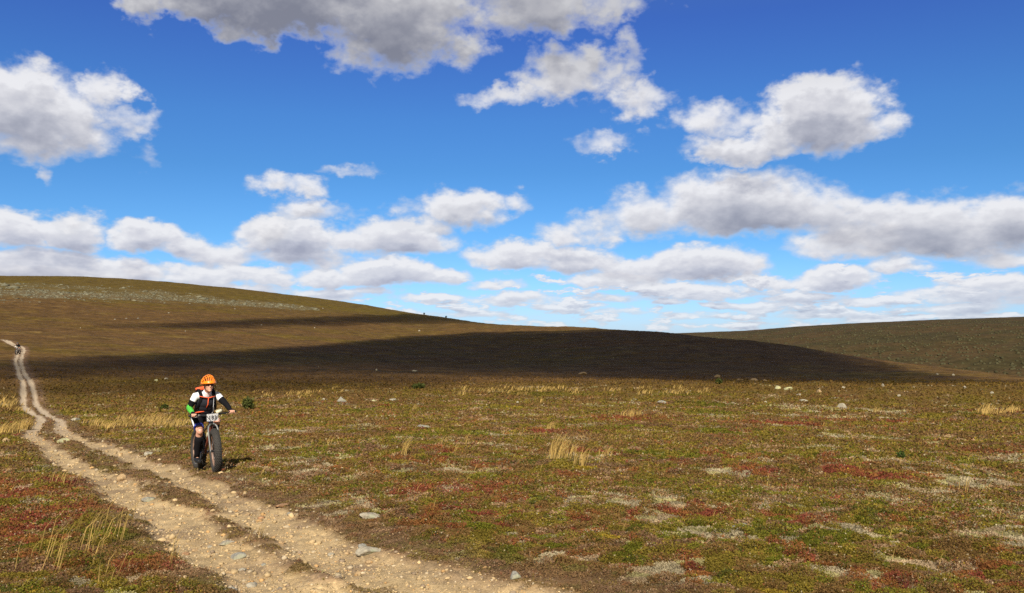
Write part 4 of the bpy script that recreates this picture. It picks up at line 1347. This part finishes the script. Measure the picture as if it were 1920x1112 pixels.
    # ---------- backpack
    if pack_label:
        bp = empty('backpack', M, label=pack_label, category='backpack')
        n = Vector((-.70, 0, .714)); u = Vector((.714, 0, .70))
        bm = bmesh.new()
        bc = Vector((.345, 0, 1.255)) + n * .12
        box(bm, bc, (.15, .27, .40), (0, R(45), 0), .05); put('bag', bm, M_CHAR, bp, fuse=.01, relax=5)
        bm = bmesh.new(); tube(bm, [bc + u * .20 + Vector((0, y, -.010 * abs(y) * 10)) for y in (-.15, -.08, 0, .08, .15)], [.026, .036, .038, .036, .026], 12); put('top_pocket', bm, M_STRAP, bp)
        for s in (-1, 1):
            bm = bmesh.new(); blob(bm, bc - u * .10 + Vector((.0, s * .145, 0)), (.06, .035, .09), (0, R(45), 0), 2); put('side_pocket', bm, M_STRAP, bp)
        for s in (-1, 1):
            bm = bmesh.new()
            tube(bm, [(.37, s * .115, 1.43), (.47, s * .120, 1.462), (.56, s * .118, 1.425), (.630, s * .112, 1.34), (.632, s * .125, 1.25), (.55, s * .160, 1.14), (.45, s * .178, 1.08)],
                 [.030, .033, .033, .031, .028, .022, .016], 10, .32, up=(.3, 0, 1)); put('shoulder_strap', bm, M_CLOTH, bp)
        bm = bmesh.new(); tube(bm, [(.648, -.150, 1.335), (.668, -.07, 1.318), (.676, 0, 1.300), (.668, .07, 1.318), (.650, .120, 1.325)], [.020, .019, .020, .019, .018], 10, .45, up=(0, 0, 1)); put('chest_strap', bm, M_STRAP, bp)
        bm = bmesh.new(); tube(bm, [(.680, 0, 1.300), (.642, .0, 1.19), (.600, -.02, 1.13)], [.014, .015, .013], 8, .5); put('zip_flap', bm, M_STRAP, bp)
        bm = bmesh.new(); tube(bm, [(.36, -.175, 1.035), (.475, -.135, 1.052), (.512, -.05, 1.062), (.508, .03, 1.058)], [.024, .028, .026, .018], 10, .45, up=(0, 0, 1)); put('hip_strap', bm, M_STRAP, bp)
        bm = bmesh.new(); tube(bm, [(.640, .105, 1.36), (.690, .090, 1.27), (.720, .075, 1.15), (.760, .060, 1.06), (.80, .030, 1.03)], .0065, 8); put('drinking_hose', bm, M_STEEL, bp)
    return body


def mat_jersey():
    """white yoke, collar and shoulders"""
    return M_WHITE


def frame_matrix(front, heading_deg):
    h = R(heading_deg)                       # measured from -Y towards +X
    d = Vector((math.sin(h), -math.cos(h), 0))
    rear = front - d * WB
    zr, zf = float(land_z(rear.x, rear.y)), float(land_z(front.x, front.y))
    d3 = Vector((d.x * WB, d.y * WB, zf - zr)).normalized()
    yv = Vector((0, 0, 1)).cross(d3).normalized(); zv = d3.cross(yv)
    return Matrix(((d3.x, yv.x, zv.x, rear.x), (d3.y, yv.y, zv.y, rear.y), (d3.z, yv.z, zv.z, zr - .012), (0, 0, 0, 1)))


Mr = frame_matrix(spot(405, 886), 35.0)
PAL = dict(jersey=M_WHITE, vest=M_CHAR, forearm=mat_green_sleeve, hem=M_BLUE, sock=M_CLOTH, helmet=M_ORANGE, liner=mat('dark_red_liner', (.10, .012, .005), .7))
bicycle(Mr, 'black and red fat-tyre bicycle with white number plate under the orange-helmeted rider')
rider(Mr, 'cyclist in orange helmet, white shouldered black jersey and black knee socks', PAL, 'dark backpack with orange straps worn by the near cyclist')

# the second rider, small on the slope behind
M_GREYC = mat('grey_helmet', (.10, .10, .11), .5)
PAL2 = dict(jersey=M_CLOTH, vest=M_CLOTH, forearm=lambda a, b: M_WHITE, hem=M_CLOTH, sock=M_WHITE, helmet=M_GREYC, liner=M_BLACKP)
Mr2 = frame_matrix(spot(31, 665), 12.0)
bicycle(Mr2, 'tiny distant bicycle coming down the pale track on the slope', True)
rider(Mr2, 'tiny distant cyclist in dark top and white socks on the far track', PAL2, None, False)

# ================================================================== rocks
def mat_rock(name, colr, lichen=(.40, .40, .26), amount=.5):
    m, nt, b = new_mat(name)
    L = nt.links.new
    tc = nt.nodes.new('ShaderNodeTexCoord')
    n1 = nt.nodes.new('ShaderNodeTexNoise'); n1.inputs['Scale'].default_value = 7; n1.inputs['Detail'].default_value = 6
    n2 = nt.nodes.new('ShaderNodeTexNoise'); n2.inputs['Scale'].default_value = 30; n2.inputs['Detail'].default_value = 4
    L(tc.outputs['Object'], n1.inputs['Vector']); L(tc.outputs['Object'], n2.inputs['Vector'])
    cr = nt.nodes.new('ShaderNodeValToRGB'); e = cr.color_ramp.elements
    e[0].position = .35; e[0].color = tuple(.7 * v for v in colr) + (1,); e[1].position = .65; e[1].color = tuple(1.2 * v for v in colr) + (1,)
    L(n2.outputs['Fac'], cr.inputs[0])
    mr = nt.nodes.new('ShaderNodeMapRange'); mr.inputs['From Min'].default_value = .62 - .25 * amount; mr.inputs['From Max'].default_value = .72 - .2 * amount
    L(n1.outputs['Fac'], mr.inputs['Value'])
    mx = nt.nodes.new('ShaderNodeMix'); mx.data_type = 'RGBA'
    L(mr.outputs[0], mx.inputs['Factor']); L(cr.outputs[0], mx.inputs['A']); mx.inputs['B'].default_value = lichen + (1,)
    L(mx.outputs['Result'], b.inputs['Base Color']); b.inputs['Roughness'].default_value = .9; b.inputs['Specular IOR Level'].default_value = .2
    bp = nt.nodes.new('ShaderNodeBump'); bp.inputs['Strength'].default_value = .5; bp.inputs['Distance'].default_value = .02
    L(n2.outputs['Fac'], bp.inputs['Height']); L(bp.outputs[0], b.inputs['Normal'])
    return m


MR_GREY = mat_rock('grey_stone', (.255, .24, .205), (.30, .29, .20)); MR_PALE = mat_rock('pale_stone', (.33, .29, .22), (.32, .32, .22), amount=.3)
MR_TAN = mat_rock('tan_stone', (.36, .245, .13), (.33, .25, .16), amount=.1); MR_ORANGE = mat_rock('rusty_stone', (.33, .19, .10), (.30, .22, .14), amount=.1)
MR_YELL = mat_rock('lichen_stone', (.32, .30, .18), (.42, .40, .19), .8)


def rock(px, py, wpx, hpx, m, label, group=None, depth=1.0, name='rock', sink=.3):
    c = spot(px, py)
    sc_ = math.hypot(c.x, c.y) / FPX
    w, h = wpx * sc_ / 2, hpx * sc_
    bm = bmesh.new(); bmesh.ops.create_icosphere(bm, subdivisions=3, radius=1.0)
    sd = random.randint(0, 900)
    # cut facets, then rough the surface
    planes = [(Vector((random.gauss(0, 1), random.gauss(0, 1), random.gauss(.3, .8))).normalized(), random.uniform(.50, .85)) for _ in range(11)]
    for v in bm.verts:
        for nrm, dd in planes:
            q = v.co.dot(nrm)
            if q > dd: v.co -= nrm * (q - dd)
    V = np.array([v.co[:] for v in bm.verts])
    if 'upright' in label:
        for v in bm.verts:
            t = max(v.co.z, 0); v.co.x *= 1 - .62 * t; v.co.y *= 1 - .62 * t; v.co.z *= 1.25
    V = np.array([v.co[:] for v in bm.verts])
    k = 1 + .09 * fbm(V[:, 0] * 1.6 + V[:, 2], V[:, 1] * 1.6 - V[:, 2], sd, 4)
    for v, kk in zip(bm.verts, k): v.co = Vector((v.co.x * kk * w, v.co.y * kk * w * depth, v.co.z * kk * h * .75))
    me = bpy.data.meshes.new(name); bm.to_mesh(me); bm.free()
    me.materials.append(m)
    me.polygons.foreach_set('use_smooth', np.zeros(len(me.polygons), bool))
    o = bpy.data.objects.new(name, me); col.objects.link(o)
    o.location = c + Vector((0, 0, h * (.75 - sink) * .3)); o.rotation_euler = (random.uniform(-.1, .1), random.uniform(-.1, .1), random.uniform(0, .6) - math.atan2(c.x, c.y))
    o['label'] = label; o['category'] = 'rock'
    if group: o['group'] = group
    return o


ROCKS = [
    (640, 754, 21, 13, MR_GREY, 'upright grey boulder on open heath to the right of the near cyclist', .8),
    (701, 753, 15, 5, MR_YELL, 'low yellow-green lichened rock right of the upright grey boulder', .8),
    (737, 751, 19, 5, MR_PALE, 'flat pale rock slab in the heath, right of the yellow-green one', .8),
    (795, 803, 34, 9, MR_GREY, 'low blue-grey rock half sunk in the heath left of the tall straw tufts', 1.0),
    (692, 971, 46, 12, MR_PALE, 'large pale rounded stone at the edge of the heath beside the track', .8),
    (692, 1036, 50, 15, MR_PALE, 'large flat pale rock on the right rut near the bottom', .8),
    (966, 1083, 26, 15, MR_GREY, 'grey-white stone at the bare track edge, bottom centre', .8),
    (532, 949, 34, 7, MR_ORANGE, 'flat rusty orange rock on the right edge of the track', .8),
    (425, 1020, 28, 9, MR_PALE, 'pale block lying in the green strip between the ruts', .7),
    (445, 1046, 34, 10, MR_GREY, 'flat grey stone in the left rut below the pale block', .8),
    (428, 1109, 34, 10, MR_GREY, 'grey slab at the bottom edge of the picture, left of the track', .7),
    (281, 938, 30, 8, MR_GREY, 'flat grey slab worn into the left rut', .9),
    (230, 899, 20, 11, MR_TAN, 'tan stone on the middle strip where the ruts run close', .8),
    (278, 853, 18, 7, MR_PALE, 'pale stone on the right rut just left of the rear wheel', .8),
    (122, 829, 26, 9, MR_YELL, 'green-grey lichened stone between the ruts behind the cyclist', .8),
    (142, 789, 20, 6, MR_PALE, 'pale flat stone on the heath right of the track bend', .8),
    (12, 830, 14, 9, MR_TAN, 'yellowish rock below the straw clump at the left edge', .8),
    (1457, 729, 14, 7, MR_YELL, 'rounded yellowish rock, left of a pair on the right of the heath', .8),
    (1479, 731, 19, 7, MR_YELL, 'broad mossy rock, right of the pair on the right of the heath', .8),
    (1500, 741, 14, 4, MR_PALE, 'small flat pale rock below the mossy pair', .8),
    (1506, 753, 17, 5, MR_PALE, 'flat whitish rock lower than the mossy pair', .8),
    (1537, 736, 11, 6, MR_TAN, 'small pointed tan rock right of the mossy pair', .8),
    (1578, 765, 18, 11, MR_PALE, 'rounded pale boulder standing alone in the right of the heath', .8),
    (1581, 728, 10, 5, MR_PALE, 'small pale rock at the far edge of the sunlit heath', .8),
    (1656, 725, 7, 6, MR_PALE, 'small bright rock at the foot of the shaded slope', .8),
    (1809, 728, 7, 5, MR_PALE, 'small pale rock farthest right along the foot of the slope', .8),
    (1860, 738, 8, 5, MR_PALE, 'small pale rock in the heath near the right border', .8),
    (1686, 743, 7, 4, MR_PALE, 'tiny pale rock below the foot of the shaded slope at right', .8),
    (1436, 756, 7, 5, MR_PALE, 'tiny pale rock left of the lone rounded boulder', .8),
    (1190, 751, 20, 4, MR_PALE, 'flat pale rock at mid heath, left of a grey one', .8),
    (1242, 756, 26, 6, MR_GREY, 'flat grey rock at mid heath, right of a pale one', .8),
    (970, 756, 6, 5, MR_PALE, 'tiny pale rock in the centre of the heath', .8),
    (706, 695, 5, 4, MR_PALE, 'small white rock at the lower edge of the cloud shadow', .8),
    (777, 696, 12, 3, MR_PALE, 'flat pale rock in the cloud shadow right of the small white one', .8),
    (293, 715, 8, 4, MR_YELL, 'greenish pale rock up and left of the orange helmet', .8),
    (312, 711, 7, 3, MR_PALE, 'small white rock just left of the orange helmet', .8),
    (608, 750, 12, 4, MR_PALE, 'low pale rock left of the upright grey boulder', .8),
    (1092, 702, 18, 6, MR_TAN, 'tan outcrop at the foot of the shaded slope near the centre', .8),
    (1389, 989, 40, 9, MR_GREY, 'flat grey lichened stone in the right foreground heath', .9),
    (1345, 707, 14, 5, MR_TAN, 'sandy outcrop on the shaded slope, leftmost of a row', .8),
    (1388, 713, 15, 4, MR_TAN, 'low sandy outcrop on the shaded slope, middle of a row', .8),
    (1412, 714, 18, 5, MR_TAN, 'wide sandy outcrop on the shaded slope, right of a row', .8),
    (1435, 715, 12, 4, MR_TAN, 'narrow sandy outcrop on the shaded slope, rightmost of a row', .8),
    (786, 621, 4, 3, MR_PALE, 'white speck of rock on the sunlit strip between the two cloud shadows', .8),
    (1757, 703, 5, 4, MR_PALE, 'white rock high on the right shoulder of the slope, left of another', .8),
    (1788, 704, 5, 4, MR_PALE, 'white rock high on the right shoulder of the slope, right of another', .8),
    (414, 768, 4, 3, MR_PALE, 'tiny pale rock behind the near bicycle', .8),
]
for a in ROCKS:
    rock(*a[:6], depth=a[6])
for k in range(34):       # loose stones along the ruts
    P_, lo = (rutA, 1) if k % 2 else (rutB, 1)
    q = P_[random.randrange(len(P_) * 6 // 10, len(P_) - 14)] + np.array([random.gauss(0, .22), random.gauss(0, .22)])
    z = float(land_z(*q)); y_ = math.hypot(*q)
    if y_ < 5.4 or y_ > 30: continue
    c = Vector((q[0], q[1], z)); s = random.uniform(.016, .042)
    bm = bmesh.new(); bmesh.ops.create_icosphere(bm, subdivisions=2, radius=s)
    for v in bm.verts: v.co = Vector((v.co.x * random.uniform(.85, 1.2), v.co.y * random.uniform(.8, 1.1), v.co.z * random.uniform(.5, .65)))
    o = put('stone', bm, random.choice([MR_PALE, MR_TAN, MR_TAN, MR_TAN, MR_GREY, MR_ORANGE]), shade=False)
    o.location = c + Vector((0, 0, s * .15)); o.rotation_euler = (0, 0, random.uniform(0, 6))
    o['label'] = 'loose fist sized stone lying on the worn track'; o['category'] = 'stone'; o['group'] = 'loose stones on the track'
for k in range(30):       # pale stones dotted over the slope
    c = None
    x_ = random.uniform(120, 1500); y_ = random.uniform(575, 690)
    sky_y = np.interp(x_, [0, 160, 480, 640, 760, 920, 1100, 1220, 1400, 1560], [517, 520, 546, 566, 587, 609, 615, 626, 646, 672])
    if y_ < sky_y + 6: continue
    rock(x_, y_, random.uniform(2.0, 4), random.uniform(1.0, 2), random.choice([MR_PALE, MR_PALE, MR_GREY]), 'tiny pale stone dotted on the brown slope of the fell', 'pale stones on the slope')


# ------------------------------------------------------------------ boulder field high on the fell
def boulder_field():
    n0 = 60000
    a = rng.uniform(R(-37), R(-12), n0); r_ = rng.uniform(325, 510, n0)
    x, y = np.sin(a) * r_, np.cos(a) * r_
    keep = rng.uniform(0, 1, n0) < boulder_mask(x, y) * .9
    x, y = x[keep][:3400], y[keep][:3400]; n = len(x)
    s = np.exp(rng.normal(-1.45, .55, n))
    V = np.repeat(ICO_V[None], n, 0) * (1 + rng.normal(0, .15, (n, len(ICO_V), 1))) * s[:, None, None] * np.stack([rng.uniform(.9, 1.8, n), rng.uniform(.8, 1.4, n), rng.uniform(.4, .7, n)], -1)[:, None, :]
    V += np.stack([x, y, land_z(x, y)], -1)[:, None, :]
    F = (ICO_F[None] + (np.arange(n) * len(ICO_V))[:, None, None]).reshape(-1, 3)
    me = mesh_np('boulder_field', V.reshape(-1, 3), F, 3)
    c = np.array([.165, .155, .105]) * rng.uniform(.6, 1.2, (n, 1))
    finish(me, np.repeat(c, len(ICO_V), axis=0), False)
    link('boulder_field', me, M_GRAVEL, kind='stuff', label='pale grey-green boulder field spread across the upper fell')


boulder_field()


# ================================================================== grass tufts
M_STRAWM = mat_leaf('straw')
TUFTS = [
    (757, 857, .42, 26, .10, 'slender straw tuft on green heath left of the red patches'),
    (828, 834, .26, 16, .10, 'short pale tuft at the upper left of a red patch'),
    (852, 850, .24, 8, .06, 'few-bladed straw tuft on the red patch'),
    (872, 836, .34, 8, .06, 'tall thin straw tuft right of the red patch'),
    (1042, 862, .58, 46, .16, 'largest golden straw tuft in the middle of the heath'),
    (1066, 862, .44, 20, .14, 'smaller straw tuft close right of the largest golden one'),
    (1086, 874, .42, 26, .12, 'straw tuft right of and below the largest golden one'),
    (1168, 783, .44, 24, .18, 'pale straw tuft, left of three at the upper edge of a red band'),
    (1182, 782, .50, 26, .16, 'pale straw tuft, middle of three at the upper edge of a red band'),
    (1196, 781, .40, 20, .16, 'pale straw tuft, right of three at the upper edge of a red band'),
    (1030, 808, .34, 20, .16, 'reddish straw tuft above the largest golden one'),
    (776, 768, .40, 12, .20, 'thin leaning tuft in the distance right of the flat pale slab'),
    (1014, 756, .45, 10, .14, 'thin upright tuft in the centre distance'),
    (1642, 775, .45, 14, .18, 'thin straw tuft in the far right of the heath'),
    (1132, 860, .30, 22, .18, 'faint straw tuft right of the large golden group'),
    (1806, 925, .34, 6, .05, 'single pale stalk in the right foreground heath'),
    (15, 815, .62, 80, .55, 'wide straw clump at the left edge beside the track bend'),
    (40, 806, .6, 70, .50, 'straw clump against the track bend, right of the wide one'),
    (150, 1045, .50, 13, .34, 'tall leaning grass stalks in the left foreground, upper group'),
    (185, 1020, .52, 14, .26, 'tall leaning grass stalks in the left foreground, nearest the track'),
    (95, 1068, .46, 11, .30, 'tall leaning grass stalks in the left foreground, lower group'),
    (325, 1062, .34, 4, .04, 'single tall stalk at the left edge of the track'),
    (175, 1060, .35, 4, .05, 'two short stalks in the green heath left of the track'),
    (205, 1100, .36, 6, .10, 'thin stalks at the bottom border left of the track'),
    (120, 910, .32, 14, .25, 'thin stalks over the red heath left of the left rut'),
    (480, 1018, .22, 6, .08, 'short stalks on the middle strip between the ruts'),
    (615, 835, .32, 8, .15, 'thin straw stalks right of the handlebar shadow'),
]
for px, py, h, n, spread, lab in TUFTS:
    c = spot(px, py); k = max(.003, .0007 * math.hypot(c.x, c.y))
    me = blades('grass_tuft', tuft_spots(c, n, spread, h, (.42, .10), k))
    link('grass_tuft', me, M_STRAWM, label=lab, category='grass tuft')


def tuft_row(x0, x1, y0, y1, count, label, group, h=.40, n=26, spread=.35):
    protos = []
    for k in range(count):
        px, py = random.uniform(x0, x1), random.uniform(y0, y1)
        c = spot(px, py)
        me = blades('grass_tuft', tuft_spots(c, n, spread, h * random.uniform(.7, 1.2), (.50, .08), max(.003, .00075 * math.hypot(c.x, c.y))))
        link('grass_tuft', me, M_STRAWM, label=label, category='grass tuft', group=group)


tuft_row(165, 345, 786, 806, 22, 'straw tuft bent by wind in the band between track bend and near cyclist', 'bent straw tufts left of the cyclist', .46, 20, .6)
tuft_row(830, 1030, 728, 742, 16, 'pale straw tuft in the far band below the cloud shadow, centre', 'straw tufts in the far centre band', .42, 13, .7)
tuft_row(1030, 1330, 726, 740, 16, 'pale straw tuft in the far band below the cloud shadow, right of centre', 'straw tufts in the far right band', .42, 12, .7)
tuft_row(440, 640, 730, 748, 12, 'faint straw tuft on the heath between the cyclist and the grey boulder', 'straw tufts behind the cyclist', .34, 10, .6)
tuft_row(1840, 1918, 764, 780, 7, 'straw tuft in the pale stand at the right border', 'straw tufts at the right border', .5, 24, .6)
tuft_row(0, 40, 745, 775, 8, 'windblown straw tuft on the slope left of the distant ruts', 'straw tufts left of the distant ruts', .42, 14, .7)


# ================================================================== shrubs and trees
M_BARK = mat('bark', (.10, .075, .055), .9)


def leafy(name, cen, rad, n, size, colr, parent=None):
    p = rng.normal(0, 1, (n, 3)); p /= np.linalg.norm(p, axis=1, keepdims=True)
    k = fbm(p[:, 0] * 2 + p[:, 2], p[:, 1] * 2 - p[:, 2], 7, 3)
    p = p * (rng.uniform(.35, 1, (n, 1)) ** .5 * (1 + .6 * k[:, None])) * np.array(rad) + np.array(cen)
    t1 = rng.normal(0, 1, (n, 3)); t1[:, 2] += .5; t1 /= np.linalg.norm(t1, axis=1, keepdims=True)
    t2 = np.cross(t1, rng.normal(0, 1, (n, 3))); t2 /= np.linalg.norm(t2, axis=1, keepdims=True) + 1e-9
    s = size * rng.uniform(.6, 1.4, (n, 1))
    V = np.stack([p - t1 * s, p + t2 * s * .4, p + t1 * s, p - t2 * s * .4], 1).reshape(-1, 3)
    me = mesh_np(name, V, np.arange(4 * n).reshape(n, 4), 4)
    finish(me, np.repeat(np.array(colr) * rng.uniform(.6, 1.5, (n, 1)), 4, axis=0), False)
    return link(name, me, M_LEAF, parent)


def shrub(px, py, hpx, wpx, label, colr=(.085, .098, .026), n=420):
    c = spot(px, py); k = math.hypot(c.x, c.y) / FPX
    h, w = hpx * k, wpx * k / 2
    e = empty('shrub', Matrix.Translation(c), label=label, category='shrub')
    bm = bmesh.new()
    for i in range(9):
        a = i * 2.4; d = Vector((math.cos(a), math.sin(a), 0)) * w * .6
        tube(bm, [(0, 0, -.02), d * .4 + Vector((0, 0, h * .4)), d + Vector((0, 0, h * random.uniform(.6, .85)))], [.012, .009, .004], 5)
    put('stem', bm, M_BARK, e)
    leafy('foliage', (0, 0, h * .55), (w, w * .8, h * .5), n, max(.03, .0018 * k * FPX), colr, e)


shrub(465, 768, 20, 20, 'round dark green shrub on the heath right of the near handlebar')
shrub(785, 728, 8, 24, 'low dark green shrub under the cloud shadow above the grey boulder', n=300)
shrub(1348, 720, 8, 10, 'small dark shrub at the foot of the shaded slope')
shrub(1690, 862, 13, 14, 'small bright green willow sprig in the right heath', (.08, .12, .03), 120)
shrub(308, 768, 8, 12, 'low green shrub just left of the cyclist', (.07, .085, .02), 200)


def tree(px, py, hpx, label):
    c = spot(px, py); k = math.hypot(c.x, c.y) / FPX; h = hpx * k
    e = empty('tree', Matrix.Translation(c), label=label, category='tree')
    bm = bmesh.new(); tube(bm, [(0, 0, -.1), (.03 * h, 0, h * .5), (.05 * h, 0, h * .95)], [.05 * h, .035 * h, .012 * h], 6)
    for i in range(5):
        a = i * 2.4; tube(bm, [(.03 * h, 0, h * (.45 + .08 * i)), (.03 * h + .25 * h * math.cos(a), .25 * h * math.sin(a), h * (.62 + .08 * i))], [.02 * h, .008 * h], 5)
    put('trunk', bm, M_BARK, e)
    leafy('crown', (.04 * h, 0, h * .75), (.26 * h, .26 * h, .30 * h), 260, .07 * h, (.05, .052, .025), e)


tree(795, 593, 6.5, 'lone tiny tree on the skyline, left of two')
tree(836, 599, 6.5, 'lone tiny tree on the skyline, right of two')


# scrub on the far fell
def far_scrub():
    n = 5200
    a = rng.uniform(math.atan2(1300 - 960, FPX), R(38), n); u = rng.uniform(0, 1, n) ** 1.7
    ob = bpy.data.objects['far_hill'].data
    co = np.zeros(len(ob.vertices) * 3, np.float32); ob.vertices.foreach_get('co', co); co = co.reshape(620, 193, 3)
    az = np.linspace(math.atan2(500 - 960, FPX), math.atan2(3400 - 960, FPX), 620)
    i = np.clip(np.searchsorted(az, a), 0, 619); j = (u * 150).astype(int)
    p = co[i, j] + rng.normal(0, 2.0, (n, 3)) * np.array([1, 1, 0])
    s = rng.uniform(.5, 1.3, n) * (1 + .8 * (1 - u))
    V = np.repeat(ICO_V[None], n, 0) * (1 + rng.normal(0, .22, (n, len(ICO_V), 1))) * s[:, None, None] * np.array([1.3, 1.3, 1.0]) + p[:, None, :]
    F = (ICO_F[None] + (np.arange(n) * len(ICO_V))[:, None, None]).reshape(-1, 3)
    me = mesh_np('scrub', V.reshape(-1, 3), F, 3)
    c = np.array([.060, .055, .028]) * rng.uniform(.8, 1.3, (n, 1))
    finish(me, np.repeat(c, len(ICO_V), axis=0), False)
    link('scrub', me, M_GRAVEL, kind='stuff', label='dark birch scrub dotted over the far brown fell')


far_scrub()
